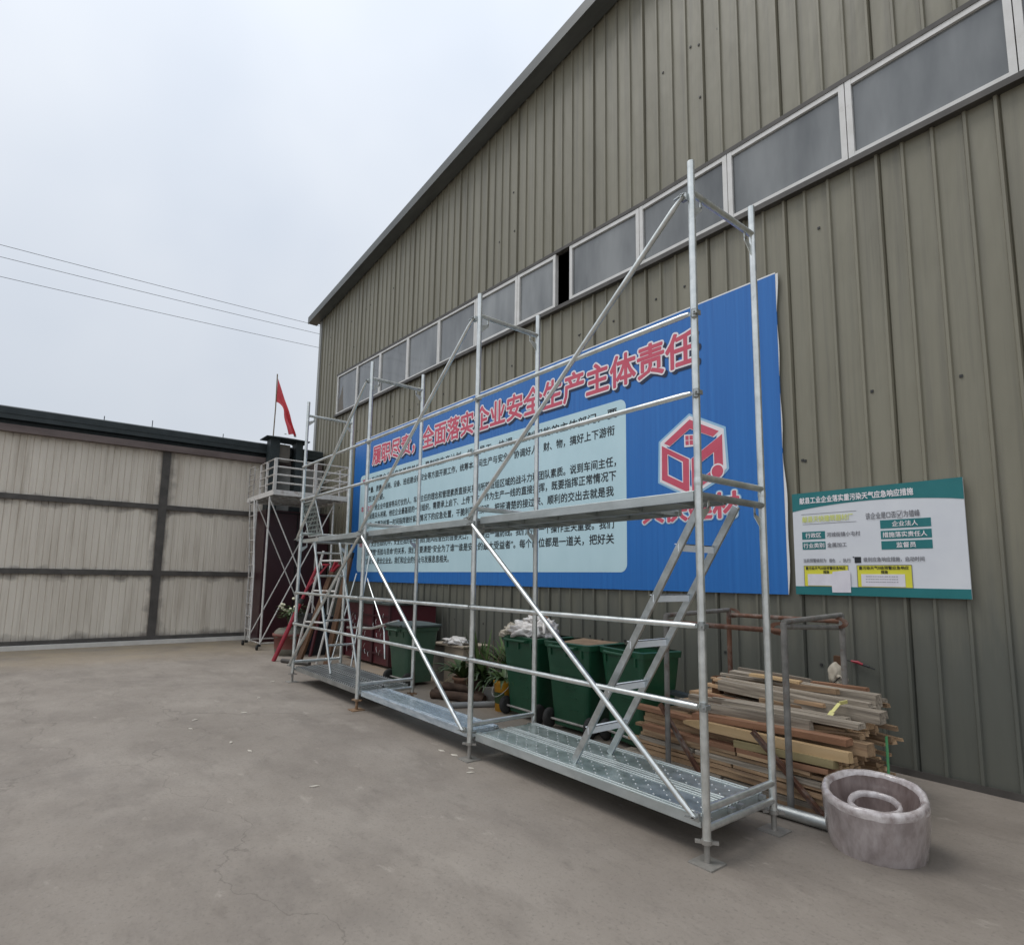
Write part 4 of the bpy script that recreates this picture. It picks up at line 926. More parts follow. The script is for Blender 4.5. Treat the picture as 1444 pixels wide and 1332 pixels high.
# bent pipe and flat-ended rod
t = MB(); t.tube([(-9.6, 4.10, .60), (-9.0, 4.08, .64), (-8.6, 4.06, .66), (-7.62, 4.0, .835)], .020, 10); tag(t.build('bent_pipe', 'galv', base=(-8.6, 4.05, .6)), 'bent galvanised pipe resting on the rim of the grey green bin', 'pipe')
t = thing('flat_rod', 'thin steel rod with a flattened bright end leaning behind the grey green bin', 'rod', (-7.95, 4.05, .3))
mb = MB(); mb.tube([(-7.95, 3.98, .28), (-8.15, 4.05, .66), (-9.13, 4.23, 1.33)], .012, 8); mb.build('shaft', 'galv', t)
mb = MB(); mb.bar((-9.12, 4.228, 1.325), (-9.25, 4.252, 1.415), .035, .006, (0, 0, 1)); mb.build('flat_end', 'rung', t)

# ------------------------------------------------------------------ wheelie bins
def bin_shape(name, label, grp, mat, wb, db, wt, dt, h, lid=None):
    t = thing(name, label, 'wheelie bin', (0, 0, 0), grp)
    def rect(w_, d_, z, y0=0, r=.045):
        P = []
        for cx, cy, a0 in ((w_ / 2 - r, y0 + r, -90), (w_ / 2 - r, y0 + d_ - r, 0), (-w_ / 2 + r, y0 + d_ - r, 90), (-w_ / 2 + r, y0 + r, 180)):
            for k in range(4): a = R(a0 + 30 * k); P.append((cx + r * math.cos(a), cy + r * math.sin(a), z))
        return P
    yb = .07
    mb = MB(); th = .012
    rings = [rect(wb, db, .045, yb), rect(wb + (wt - wb) * .55, db + (dt - db) * .55, .045 + h * .52, yb * .48), rect(wt, dt, h - .075, 0), rect(wt, dt, h - .03, 0),
             rect(wt - 2 * th, dt - 2 * th, h - .03, th), rect(wt - 2 * th - .02, dt - 2 * th - .02, h - .30, th + .01)]
    mb.loft(rings); mb.build('body', mat, t)
    mb = MB()
    o = rect(wt + .035, dt + .035, h - .055, -.0175, .05); o2 = rect(wt + .05, dt + .05, h - .005, -.025, .05); i2 = rect(wt - .02, dt - .02, h, .010, .04); i1 = rect(wt - .02, dt - .02, h - .05, .010, .04)
    mb.loft([i1, o, o2, i2], False)
    for xq in (-wt * .36, wt * .0, wt * .36): mb.box((xq - .012, -.017, h - .13), (xq + .012, .004, h - .05))
    mb.build('rim', mat, t)
    mb = MB()
    if not lid:
        for zz, xa, xb in ((.50, -.02, .11), (.475, .0, .10), (.43, -.03, .12), (.405, -.02, .10), (.33, .02, .11), (.22, .01, .12)):
            yq = yb * (1 - min(1, (zz - .045) / (h * .52)) * .52) if zz < h * .56 else yb * .48 * (1 - (zz - h * .56) / (h * .35))
            mb.box((xa, yq - .006, zz), (xb, yq + .006, zz + .007))
        for k in range(5): mb.box((-.01 + k * .022, yb * .40 - .006, .535), (.004 + k * .022, yb * .40 + .004, .565))
        mb.build('embossed_mark', mat, t)
    mb = MB(); mb.tube([(-wt * .30, -.075, h - .04), (wt * .30, -.075, h - .04)], .014, 8)
    for xq in (-wt * .28, wt * .28): mb.box((xq - .016, -.075, h - .055), (xq + .016, -.0255, h - .025))
    mb.build('handle', mat, t)
    mb = MB(); mb.tube([(-wb * .5 - .02, yb - .01, .095), (wb * .5 + .02, yb - .01, .095)], .011, 8); mb.build('axle', 'tower_grey', t)
    for sg in (-1, 1):
        mb = MB(); mb.lathe([(0, -.024), (.06, -.026), (.092, -.02), (.096, 0), (.092, .02), (.06, .026), (0, .024)], (sg * (wb * .5 + .045), yb - .01, .096), 20, Vector((1, 0, 0))); mb.build('wheel', 'rubber', t)
    if lid:
        mb = MB(); mb.loft([rect(wt + .09, dt + .09, h + .003, -.045, .05), rect(wt + .085, dt + .085, h + .025, -.04, .05), rect(wt * .7, dt * .7, h + .055, dt * .15, .05)]); mb.tube([(-wt * .4, -.05, h + .02), (wt * .4, -.05, h + .02)], .018, 8); mb.build('lid', lid, t)
    return t
BG = 'three green wheelie bins behind the scaffold'
b1 = bin_shape('wheelie_bin', 'green wheelie bin overflowing with white rubbish bags', BG, 'green_bin', .46, .46, .585, .60, .845)
b2 = copy_tree(b1); b3 = copy_tree(b1)
for b, loc, rz, lb in ((b1, (-4.965, 4.03, 0), -1, None), (b2, (-4.245, 4.03, 0), 1, 'middle green wheelie bin heaped with brown board and earth'), (b3, (-3.61, 4.09, 0), -11, 'dented green wheelie bin nearest the stacked timber')):
    b.location = loc; b.rotation_euler.z = R(rz); b.scale = (1, .84 if b is not b3 else .72, 1)
    if lb: b['label'] = lb
gb = bin_shape('wheelie_bin', 'faded grey green wheelie bin with a closed dark lid', None, 'grey_green', .40, .40, .50, .52, .78, 'lid_dark')
gb.location = (-7.40, 3.86, 0); gb.rotation_euler.z = R(3)

t = thing('rubbish_bag', 'crumpled white carrier bag heaped on the overflowing bin', 'bag', (-4.95, 4.3, .82)); mb = MB(); mb.blob((-5.03, 4.20, .885), (.19, .17, .095), 4, .6, 4, 3); mb.blob((-4.97, 4.28, .985), (.15, .10, .055), 8, .6, 4, 3); mb.tube([(-5.08, 4.25, .98), (-5.02, 4.24, 1.01), (-4.93, 4.26, 1.005)], [.012, .02, .012], 7); mb.build('film', 'bag', t)
t = thing('rubbish_bag', 'clear knotted bag at the right of the overflowing bin', 'bag', (-4.75, 4.3, .82)); mb = MB(); mb.blob((-4.80, 4.26, .91), (.11, .13, .095), 12, .6, 4, 3); mb.tube([(-4.74, 4.2, .98), (-4.70, 4.15, .96), (-4.67, 4.13, .89)], [.03, .02, .012], 8); mb.build('film', 'bag', t)
t = thing('rubbish_bag', 'beige cloth bag drooping over the left rim of the overflowing bin', 'bag', (-5.2, 4.2, .85)); mb = MB(); mb.blob((-5.17, 4.14, .89), (.07, .12, .06), 23, .7, 4, 3); mb.blob((-5.23, 4.10, .85), (.05, .1, .04), 25, .7, 3, 3); mb.tube([(-5.2, 4.12, .9), (-5.22, 4.1, .95), (-5.19, 4.1, .97)], [.03, .025, .012], 7); mb.build('cloth', 'bag2', t)
mb = MB(); mb.prism([(-5.42, 4.40, .84), (-5.02, 4.50, .84), (-5.03, 4.50, 1.03), (-5.27, 4.44, 1.10), (-5.30, 4.43, .99), (-5.44, 4.40, .90)], (.0, .006, .0)); tag(mb.build('cardboard_sheet', 'card', base=(-5.1, 4.5, .84)), 'torn brown cardboard standing up behind the rubbish bags', 'cardboard')
mb = MB(); mb.box((-4.86, 4.10, .862), (-4.72, 4.105, .93), rot('Y', -20)); tag(mb.build('white_card', 'hem', base=(-4.8, 4.1, .86)), 'small white card tucked among the rubbish bags', 'card')
t = thing('bin_filling', 'brown earthy board filling the middle green bin', 'rubbish', (-4.245, 4.3, .7)); mb = MB(); mb.blob((-4.245, 4.28, .74), (.25, .2, .05), 31, .3, 3); mb.box((-4.50, 4.05, .818), (-4.00, 4.52, .828), rot('X', 4)); mb.build('board', 'soil', t)
t = thing('bin_filling', 'dark refuse lying low in the dented green bin', 'rubbish', (-3.58, 4.3, .65)); mb = MB(); mb.blob((-3.58, 4.30, .72), (.2, .15, .06), 37, .4, 3); mb.build('refuse', 'rubber', t)

# ------------------------------------------------------------------ tan box, pots, logs
bx = thing('tan_box', 'open tan board box with grey side topped by a loose sheet', 'box', (-7.05, 4.75, 0))
mb = MB(); mb.cur = 0; mb.box((-7.28, 4.56, 0), (-6.80, 5.0, .50)); mb.build('body', 'tan', bx, .004)
mb = MB(); mb.box((-7.60, 4.57, 0), (-7.283, 4.98, .48)); mb.build('side_panel', 'tan_side', bx)
mb = MB(); mb.box((-7.68, 4.54, .502), (-6.78, 5.02, .522), rot('Y', -1.0)); tag(mb.build('loose_sheet', 'tan', base=(-7.2, 4.75, .5)), 'thin tan sheet laid across the open tan box', 'sheet')
t = thing('crumpled_wrap', 'crumpled white wrapping lying on the tan sheet', 'wrapping', (-7.15, 4.7, .52)); mb = MB(); mb.blob((-7.28, 4.66, .555), (.10, .1, .045), 41, .7, 3); mb.blob((-7.08, 4.68, .565), (.15, .12, .055), 43, .7, 3); mb.build('film', 'bag', t)

def pot(name, label, cat, c, prof, mat, leaves, extra=None):
    t = thing(name, label, cat, c)
    mb = MB(); mb.lathe(prof, c, 24); p = mb.build('pot', mat, t)
    top = max(z for _, z in prof)
    mb = MB(); mb.lathe([(0, top - .02), (prof[-1][0] if prof[-1][0] else .08, top - .025)], c, 16); mb.build('soil', 'soil', t)
    return t
def straps(t, c, n, ln, wd, seed, mat='leaf', lean=None, elev=(.6, 1.6), droop=1.2, name='leaves'):
    ra = random.Random(seed); mb = MB()
    for k in range(n):
        a = ra.uniform(0, 6.283); d = Vector((math.cos(a), math.sin(a), ra.uniform(*elev)))
        if lean: d += Vector(lean)
        mb.blade((c[0] + .03 * math.cos(a), c[1] + .03 * math.sin(a), c[2]), d, ln * ra.uniform(.55, 1.1), wd * ra.uniform(.7, 1.2), droop * ra.uniform(.5, 1.3))
    mb.build(name, mat, t)
t = pot('potted_plant', 'strappy green plant in a tapered terracotta pot', 'potted plant', (-6.31, 4.24, 0), [(0, 0), (.085, 0), (.125, .20), (.138, .205), (.138, .235), (.115, .235), (.11, .21)], 'terracotta', 0)
straps(t, (-6.31, 4.24, .22), 40, .52, .055, 2); straps(t, (-6.31, 4.24, .22), 8, .42, .022, 3, 'leaf_dry', elev=(-.1, .4), droop=2.2, name='dry_leaves')
t = pot('potted_plant', 'upright sword leaved plant in a dark brown pot', 'potted plant', (-6.06, 4.34, 0), [(0, 0), (.10, 0), (.13, .22), (.14, .25), (.118, .25), (.11, .22)], 'darkpot', 0)
straps(t, (-6.06, 4.34, .24), 18, .62, .06, 6, 'leaf', elev=(2.0, 6), droop=.3); straps(t, (-6.06, 4.34, .24), 34, .44, .05, 7, 'leaf_dark', droop=1.5, name='dark_leaves')
t = pot('potted_plant', 'bushy dark plant in a white pail', 'potted plant', (-5.83, 4.34, 0), [(0, 0), (.095, 0), (.118, .17), (.128, .172), (.128, .19), (.110, .19), (.10, .165)], 'pail_white', 0)
straps(t, (-5.83, 4.34, .18), 60, .40, .055, 9, 'leaf_dark', droop=1.5)
mb = MB(); ra = random.Random(14)
for k in range(6):
    a = ra.uniform(0, 6.28); mb.tube([(-5.83, 4.34, .18), (-5.83 + .10 * math.cos(a), 4.34 + .1 * math.sin(a), .48), (-5.83 + .24 * math.cos(a), 4.34 + .24 * math.sin(a), .62 + ra.uniform(-.05, .1))], .004, 5)
mb.build('twig', 'bark', t)
t = pot('potted_plant', 'leafy plant in a small clay pot half hidden by the first green bin', 'potted plant', (-5.66, 4.62, 0), [(0, 0), (.09, 0), (.12, .19), (.13, .20), (.13, .22), (.11, .22), (.10, .19)], 'terracotta', 0)
straps(t, (-5.66, 4.62, .22), 60, .50, .06, 27, 'leaf', elev=(.8, 3), droop=1.1)
t = pot('potted_plant', 'wide spreading fern like plant against the shed wall', 'potted plant', (-6.02, 4.72, 0), [(0, 0), (.10, 0), (.13, .22), (.14, .25), (.118, .25), (.11, .22)], 'darkpot', 0)
straps(t, (-6.02, 4.72, .24), 70, .55, .05, 29, 'leaf', elev=(.7, 3), droop=1.2); straps(t, (-6.02, 4.72, .24), 14, .5, .03, 30, 'leaf_dry', elev=(0, .6), droop=2, name='dry_leaves')
mb = MB(); mb.tube([(-5.60, 4.5, .30), (-5.66, 4.45, .62), (-5.55, 4.42, .80), (-5.40, 4.40, .86)], .007, 6); mb.tube([(-5.68, 4.46, .60), (-5.5, 4.42, .55), (-5.35, 4.40, .47)], .006, 6)
tag(mb.build('bent_wire', 'cable', base=(-5.6, 4.5, .3)), 'bent black wire arching beside the overflowing bin', 'wire')
yb_ = thing('yellow_pail', 'yellow paint pail with a dark green label used as a planter', 'pail', (-5.385, 4.17, 0))
c = (-5.385, 4.17, 0)
mb = MB(); mb.lathe([(0, 0), (.10, 0), (.113, .29), (.121, .292), (.123, .335), (.112, .335), (.106, .29), (0, .29)], c, 28); mb.build('body', 'pail_yellow', yb_)
mb = MB(); n = 20; vs = []
for k in range(n + 1):
    a = R(-150 + 115 * k / n)
    for z, rr_ in ((.085, .1045), (.205, .1100)): vs.append((c[0] + rr_ * math.cos(a), c[1] + rr_ * math.sin(a), z))
mb.add(vs, [(2 * k, 2 * k + 2, 2 * k + 3, 2 * k + 1) for k in range(n)], True); mb.build('label', 'leaf_dark', yb_)
mb = MB(); mb.tube([(c[0] + .135 * math.cos(R(-170 + 160 * k / 12)), c[1] + .135 * math.sin(R(-170 + 160 * k / 12)), .29 - .13 * math.sin(math.pi * k / 12)) for k in range(13)], .0025, 6); mb.build('bail', 'galv', yb_)
straps(yb_, (c[0], c[1], .30), 44, .30, .05, 17, 'leaf', droop=1.4)

lgt = []
ra = random.Random(31)
for k, (p, q, r, lb) in enumerate((((-6.40, 3.86, .055), (-5.74, 4.16, .055), .055, 'dark brown fibre roll lying nearest the scaffold'), ((-6.52, 3.98, .055), (-5.86, 4.27, .055), .055, 'dark brown fibre roll lying behind the front roll'), ((-6.36, 4.00, .142), (-5.98, 4.14, .135), .045, 'short brown fibre roll laid on top of the other two'))):
    t = thing('fibre_roll', lb, 'roll', p); mb = MB(); P = Vector(p); Q = Vector(q)
    mb.tube([P.lerp(Q, i / 8) + Vector((0, ra.uniform(-.006, .006), ra.uniform(-.005, .005))) for i in range(9)], [r * ra.uniform(.9, 1.05) for i in range(9)], 14); mb.build('roll', 'log', t)
    mb = MB(); d = (Q - P).normalized(); mb.lathe([(0, -.004), (r * .35, -.010), (r * .6, -.004), (r * .85, -.012), (r * .97, .0)], P, 16, d); mb.build('end', 'card' if k != 2 else 'log', t)
t = MB(); t.tube([(-5.80, 3.74, .032), (-5.50, 4.36, .032)], .032, 16); tag(t.build('pvc_pipe', 'pvc', base=(-5.6, 3.94, 0)), 'thick grey plastic pipe on the sand by the yellow pail', 'pipe')

# ------------------------------------------------------------------ timber rack and pile
rk = thing('timber_rack', 'rusty welded pipe rack standing round the timber pile', 'rack', (-2.45, 4.3, 0))
RX = ((-2.925, -2.97), (-1.985, -2.02)); RY = (3.85, 4.80)
for j in (0, 1):
    for i in (0, 1):
        mb = MB(); xq = RX[i][j]; mb.tube([(xq, RY[j], 0), (xq, RY[j], 1.19 if j == 0 else 1.215)], .021, 10); mb.build('post', 'rust' if (j == 1 and i == 0) else 'rust_grey', rk)
for a, b, m in (((RX[0][0], RY[0], 1.135), (RX[1][0], RY[0], 1.135), 'rust'), ((RX[0][1], RY[1], 1.165), (RX[1][1], RY[1], 1.165), 'rust'), ((RX[0][0], RY[0], 1.185), (RX[0][1], RY[1], 1.205), 'rust_grey'), ((RX[1][0], RY[0], 1.195), (RX[1][1], RY[1], 1.215), 'rust_grey'), ((RX[1][0], RY[0], 1.165), (RX[1][1], RY[1], 1.12), 'rust_grey')):
    mb = MB(); mb.tube([a, b], .018, 10); mb.build('top_rail', m, rk)
for xq, yq, zq, sg in ((RX[1][0] - .02, RY[0], 1.15, -1), (RX[0][1] + .02, RY[1], 1.18, 1), (RX[1][1], RY[1] - .1, 1.16, 1)):
    mb = MB(); P = [(xq + sg * .09 * math.cos(R(a)), yq - .004, zq + .045 * math.sin(R(a))) for a in range(-90, 91, 30)]; I = [(xq + sg * .05 * math.cos(R(a)), yq - .004, zq + .024 * math.sin(R(a))) for a in range(-90, 91, 30)]
    for k in range(6): mb.prism([P[k], P[k + 1], I[k + 1], I[k]], (0, .008, 0))
    mb.build('lug', 'rust', rk)
for a, b in (((-3.02, 3.88, .50), (-2.63, 3.88, .02)), ((-2.25, 3.88, .45), (-1.78, 3.88, .02))):
    mb = MB(); mb.bar(a, b, .045, .006, (1, 0, .8)); mb.bar(Vector(a) + Vector((.02, -.012, 0)), Vector(b) + Vector((.02, -.012, 0)), .006, .024, (1, 0, .8)); mb.build('diagonal_brace', 'rust', rk)

ra = random.Random(77)
TG = 'stacked timber boards in the rack'
def board(label, x0, x1, yc, zc, wy, hz, mat, yaw=0, tilt=0, taper=0, group=TG):
    cx = (x0 + x1) / 2; L2 = (x1 - x0) / 2
    mb = MB(); n = 8; rings = []
    ph = ra.uniform(0, 6)
    for i in range(n + 1):
        t = -1 + 2 * i / n; sag = .004 * math.sin(t * 2 + ph); s1 = 1 - taper * max(0, -t - .75) * 3
        if i == n: t += ra.uniform(-.012, .012)
        rings.append([(t * L2, -wy / 2, -hz / 2 * s1 + sag), (t * L2 + (.01 if i == n else 0), wy / 2, -hz / 2 * s1 + sag), (t * L2 + (.004 if i == n else 0), wy / 2, hz / 2 * s1 + sag), (t * L2, -wy / 2, hz / 2 * s1 + sag)])
    mb.loft(rings)
    o = mb.build('timber_board', mat); o.location = (cx, yc, zc); o.rotation_euler = (ra.uniform(-.03, .03), R(tilt), R(yaw))
    return tag(o, label, 'board', group)
zc = .03
row = 0
while zc < .385:
    hz = ra.choice((.026, .032, .036, .042)); front = 1
    for colm in range(10):
        if zc > .30 and colm == 0: continue
        wy = .092; yc = (3.957 + ra.uniform(-.010, .012)) if colm == 0 else 3.985 + colm * .094 + ra.uniform(-.006, .006)
        ex = .05 * (1 if zc < .2 else -1)
        m = ra.choices(('wood', 'wood_olive', 'wood_grey', 'wood_pale', 'wood_red'), (12, .4, 1.0, .7, .8))[0]
        if colm < 2 and ra.random() < .45:           # some courses are made of two shorter boards end to end
            xm = ra.uniform(-2.8, -2.2)
            pieces = [(-3.36 + ra.uniform(-.06, .16), xm - .01), (xm + .01, -1.72 - .16 * ra.random() + ex)]
        else: pieces = [(-3.36 + ra.uniform(-.06, .16) + .012 * colm, -1.70 - .16 * ra.random() - .010 * colm + ex)]
        for x0, x1 in pieces:
            board('plain brown board in the tight lower courses of the timber stack', x0, x1, yc, zc + ra.uniform(-.003, .003), wy, hz - .004, m, ra.uniform(-.8, .8), ra.uniform(-.6, .6))
    zc += hz
def special(*a, **k): return board(*a, group=None, **k)
special('yellowish speckled board with a pointed left end on the stack front', -2.84, -1.665, 3.955, .395, .05, .062, 'wood_pale', .3, -.8, taper=.9)
special('long reddish board above the yellowish speckled board', -2.80, -1.690, 4.03, .455, .085, .040, 'wood_red', .4, -1.6)
special('short olive beam with sawn end jutting from the stack front', -2.42, -1.745, 3.945, .335, .055, .048, 'wood_olive', -.6, -1.0)
special('square brown beam end behind the speckled board', -2.5, -1.60, 4.12, .43, .10, .075, 'wood', .2, -.3)
special('broad grey brown board on edge under the white weathered beam', -2.98, -1.95, 4.08, .505, .05, .065, 'wood_grey', .5, -1.0)
special('grey green board tipping over a dark gap in the stack', -2.62, -1.66, 4.14, .555, .09, .034, 'wood_grey', -1.0, -1.2)
special('thin grey slat splintered at its right end', -2.75, -1.78, 4.22, .555, .08, .03, 'wood_grey', 1.0, -.6)
special('white weathered beam lying slantwise near the pile top', -2.80, -1.615, 4.36, .610, .075, .075, 'wood_grey', -1.5, 1.6)
special('topmost grey beam with a flaking end at the back of the pile', -2.85, -1.72, 4.62, .66, .085, .085, 'wood_grey', -1.0, 1.0)
special('dark slate coloured offcut at the upper left of the pile', -3.22, -2.68, 4.30, .500, .09, .03, 'slate', 1.5, 3.0)
special('blotched whitish batten behind the slate coloured offcut', -2.96, -2.2, 4.20, .535, .06, .035, 'wood_grey', .5, .3)
special('orange brown board end at the far upper left of the stack', -3.36, -2.5, 4.02, .405, .09, .03, 'wood_red', .5, .4)
special('pale broken slat lying loose on top of the pile', -2.62, -2.25, 4.55, .712, .07, .02, 'wood_pale', 14, 2)
special('grey batten under the topmost grey beam', -2.9, -1.66, 4.50, .590, .08, .05, 'wood_grey', .8, .8)
special('rough brown board at the very back of the pile', -3.05, -1.78, 4.72, .585, .09, .06, 'wood_grey', -.6, .4)
special('second grey slat beside the white weathered beam', -2.85, -1.70, 4.43, .655, .06, .03, 'wood_grey', -1.2, 1.2)
special('wide brown board bridging the middle of the pile', -3.05, -1.80, 4.30, .440, .14, .05, 'wood', -.3, .2)
special('brown board under the blotched whitish batten', -3.0, -1.76, 4.20, .490, .12, .045, 'wood', .3, .2)
special('brown filler board deep in the middle of the pile', -3.1, -1.75, 4.48, .505, .2, .06, 'wood', 0, 0)
special('flat brown board near the shed wall side of the pile', -3.1, -1.85, 4.68, .50, .16, .06, 'wood', 0, 0)
special('small dark block standing on end at the left of the grey beams', -2.93, -2.86, 4.48, .60, .05, .15, 'rustboard', 0, 0)
rl = random.Random(19)
for k in range(44):
    yq = rl.uniform(4.04, 4.82); zq = .425 + .30 * min(1, (yq - 4.0) / .55) * rl.uniform(.45, .93); ln = rl.uniform(.5, 1.05)
    xq = rl.uniform(-3.0, -1.72 - ln)
    board('rough weathered slat among the loose grey boards on top of the pile', xq, xq + ln, yq, zq, rl.uniform(.025, .06), rl.uniform(.014, .036), rl.choice(('wood_grey', 'wood_grey', 'wood', 'wood', 'wood_red')), rl.choice((1, 1, 2)) * rl.uniform(-4.5, 4.5), rl.uniform(-3, 3.5), group='loose slats on the pile')
ro = random.Random(4)
for k in range(34):        # splintered ends on the right face
    yq = ro.uniform(4.08, 4.86); zq = ro.uniform(.06, .50); xq = -1.78 + ro.uniform(-.06, .08)
    board('stubby brown offcut jammed between board ends at the right of the stack', xq - .35, xq + .03, yq, zq, ro.uniform(.02, .06), ro.uniform(.012, .04), 'wood', ro.uniform(-7, 7), ro.uniform(-7, 7), group='offcuts in the stack end')
stk = thing('wooden_stake', 'upright brown stake with a dirty white bag tied round it', 'stake', (-2.14, 5.0, .5))
mb = MB(); mb.box((-2.185, 4.98, .0), (-2.110, 5.02, .885), rot('Y', 1.5)); mb.build('post', 'rustboard', stk, .003)
mb = MB(); mb.blob((-2.155, 4.965, .74), (.050, .055, .080), 51, .3, 3, 1.6); mb.blob((-2.14, 4.96, .65), (.040, .045, .07), 53, .3, 3, 1.6); mb.tube([(-2.12, 4.92, .735), (-2.075, 4.91, .72), (-2.045, 4.915, .715)], [.02, .010, .016], 7); mb.build('bag', 'bag2', stk)
mb = MB(); mb.tube([(-2.21, 4.91, .63), (-2.15, 4.89, .68), (-2.09, 4.895, .74)], .004, 5); mb.build('tie', 'cable', stk)
tl = thing('red_tool', 'red and black hand tool stuck against the shed wall', 'tool', (-2.1, 5.33, .79))
mb = MB(); mb.tube([(-2.19, 5.34, .815), (-2.14, 5.34, .81), (-2.10, 5.34, .795)], [.007, .013, .010], 8); mb.build('grip', 'redprop', tl)
mb = MB(); mb.tube([(-2.10, 5.34, .795), (-2.05, 5.34, .782)], .009, 8); mb.tube([(-2.05, 5.34, .782), (-2.01, 5.34, .768)], .005, 6); mb.tube([(-2.225, 5.34, .817), (-2.19, 5.34, .815)], .005, 6); mb.build('jaw', 'cable', tl)
mb = MB(); P = [(-1.80, 4.30, .668), (-1.84, 4.27, .655), (-1.87, 4.23, .60), (-1.895, 4.215, .555)]
for a, b in zip(P[:-1], P[1:]): mb.bar(a, b, .034, .003, (.5, .1, .4))
tag(mb.build('yellow_tape', 'yellow_tape', base=(-1.85, 4.25, .6)), 'torn strip of pale yellow tape over the white weathered beam', 'tape')
mb = MB(); mb.box((-1.665, 4.52, .02), (-1.660, 4.552, .44)); tag(mb.build('green_strap', 'green_strap', base=(-1.66, 4.53, 0)), 'bright green strapping band down the right end of the stack', 'strap')
t = MB(); t.tube([(-2.75, 3.70, .04), (-1.35, 3.80, .04)], .036, 14); tag(t.build('ground_pipe', 'galv_dull', base=(-2.0, 3.75, 0)), 'grey steel pipe lying between the deck and the timber stack', 'pipe')

def film_mat(m, lo, hi):
    t = m.node_tree; b = t.nodes['Principled BSDF']; N = t.nodes.new
    n = N('ShaderNodeTexNoise'); n.inputs['Scale'].default_value = 9; n.inputs['Detail'].default_value = 5
    tcx = N('ShaderNodeTexCoord'); mp = N('ShaderNodeMapping'); mp.inputs['Scale'].default_value = (1, 1, .35); mp.inputs['Rotation'].default_value = (.3, .2, 0)
    t.links.new(tcx.outputs['Object'], mp.inputs[0]); t.links.new(mp.outputs[0], n.inputs[0])
    r = N('ShaderNodeMapRange'); r.inputs['From Min'].default_value = .35; r.inputs['From Max'].default_value = .65; r.inputs['To Min'].default_value = lo; r.inputs['To Max'].default_value = hi
    t.links.new(n.outputs['Fac'], r.inputs['Value']); t.links.new(r.outputs[0], b.inputs['Alpha'])
film_mat(MT['film_edge'], .8, 1.0)
MT['film_rim_highlight'] = pmat('film_rim_highlight', (.30, .245, .235), (.66, .61, .60), 16, (1, 1, 1), .10, 0, .5, coat=1)  # paler colour paints a bright highlight along the rims of the film
# plastic wrapped coil
ct = thing('wrapped_coil', 'round pinkish brown coil wrapped in shiny clear film beside the timber', 'coil', (-1.46, 3.77, 0))
ax = Vector((.05, -.16, 1)).normalized(); cc = Vector((-1.46, 3.77, 0.012))
qx = ax.to_track_quat('Z', 'Y').to_matrix()
def wob(prof, n, seed, amp=.010):
    m_ = MB(); m_.lathe(prof, cc, n, ax)
    for i, v in enumerate(m_.v): v += Vector(noise.noise_vector(v * 9 + Vector((seed, 0, 0)))) * amp + Vector(noise.noise_vector(Vector((v.x * 34, v.y * 34, v.z * 12)) + Vector((seed, 3, 0)))) * amp * .5
    return m_
wob([(.236, .0), (.250, .10), (.256, .20), (.260, .268)], 72, 5, .006).build('outer_film', 'film_edge', ct)
wob([(.260, .268), (.261, .292), (.253, .310), (.238, .315), (.224, .306), (.216, .288)], 72, 5, .006).build('outer_rim', 'film_rim_highlight', ct)
wob([(.216, .288), (.200, .21), (.178, .14), (.150, .10), (.128, .095)], 72, 5, .006).build('inside_film', 'film', ct)
wob([(.128, .095), (.131, .16), (.134, .215)], 64, 3, .005).build('inner_film', 'film_edge', ct)
wob([(.134, .215), (.134, .236), (.126, .248), (.114, .248), (.106, .238), (.103, .222)], 64, 3, .005).build('inner_rim', 'film_rim_highlight', ct)
wob([(.103, .222), (.088, .14), (.064, .06), (.02, .03), (0, .028)], 64, 3, .005).build('core_film', 'film', ct)

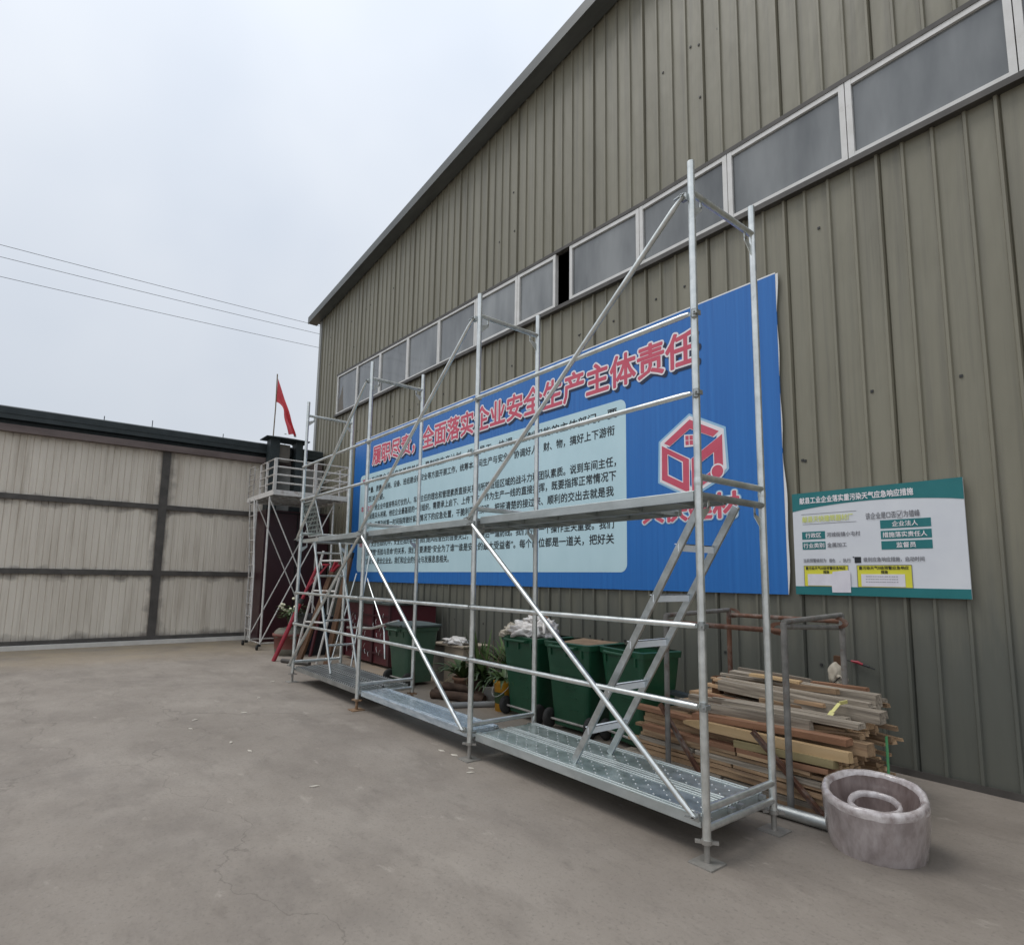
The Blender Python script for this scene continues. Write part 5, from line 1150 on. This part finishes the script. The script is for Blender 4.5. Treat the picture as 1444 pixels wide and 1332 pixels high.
# ------------------------------------------------------------------ cables, tree, litter
for k, (z, sl, xk) in enumerate(((12.17, .029, -25), (11.773, .033, -25.2), (11.114, .037, -25.4))):
    mb = MB(); q = xk / -25
    P = [(xk, (-62 + 84 * i / 40) * q, 1.45 + (z - 1.45 + sl * (-62 + 84 * i / 40 - 1.11) + .0009 * (-62 + 84 * i / 40 - 5) ** 2) * q) for i in range(41)]
    mb.tube(P, .0085, 5); tag(mb.build('overhead_cable', 'cable', base=(xk, 0, z)), ('topmost thin black cable strung across the sky', 'middle thin black cable strung across the sky', 'lowest thin black cable strung across the sky')[k], 'cable', 'overhead cables')
tr = thing('distant_tree', 'small sparse tree top showing behind the dark chimney', 'tree', (-23, 7.2, 0))
mb = MB(); mb.tube([(-23, 7.2, 0), (-23, 7.25, 3), (-22.9, 7.3, 5.2)], [.12, .09, .04], 8)
ra = random.Random(8)
for k in range(12):
    a = ra.uniform(0, 6.28); b = Vector((-22.95, 7.25, ra.uniform(3.6, 5.2))); mb.tube([b, b + Vector((math.cos(a) * .5, math.sin(a) * .5, .6)), b + Vector((math.cos(a) * .8, math.sin(a) * .8, 1.2))], [.025, .015, .006], 5)
mb.build('trunk', 'bark', tr)
mb = MB()
for k in range(1500):
    d = Vector((ra.gauss(0, .40), ra.gauss(0, .38), ra.gauss(0, .42))); c = Vector((-22.95, 7.15, 5.45)) + d
    n_ = Vector((ra.uniform(-1, 1), ra.uniform(-1, 1), ra.uniform(-1, 1))).normalized(); x_, y_ = perp(n_); s_ = ra.uniform(.035, .07)
    mb.add([c - x_ * s_, c - y_ * s_ * .5, c + x_ * s_, c + y_ * s_ * .5], [(0, 1, 2, 3)])
mb.build('crown', 'leaf_dark', tr)
ra = random.Random(12)
for x, y in ((-8.57, 2.63), (-7.54, 2.16), (-6.83, 1.82), (-6.77, 1.34), (-6.41, 1.24), (-5.71, 1.43), (-5.35, 1.49), (-4.22, 1.62), (-4.44, 2.78), (-4.27, 2.80), (-3.91, 2.72), (-3.83, 2.66)):
    mb = MB(); a = ra.uniform(0, 3.14); l = ra.uniform(.02, .04); dx, dy = math.cos(a) * l, math.sin(a) * l; w_ = ra.uniform(.008, .016)
    mb.prism([(-dx, -dy, .002), (-dx * .1 + dy * w_ / l, -dy * .1 - dx * w_ / l, .002), (dx, dy, .002), (dx * .2 - dy * w_ / l, dy * .2 + dx * w_ / l, .002)], (0, 0, .006))
    o = mb.build('wood_chip', 'scrap'); o.location = (x, y, 0); tag(o, 'tiny pale wood chip lying on the bare concrete', 'chip', 'wood chips scattered on the concrete')
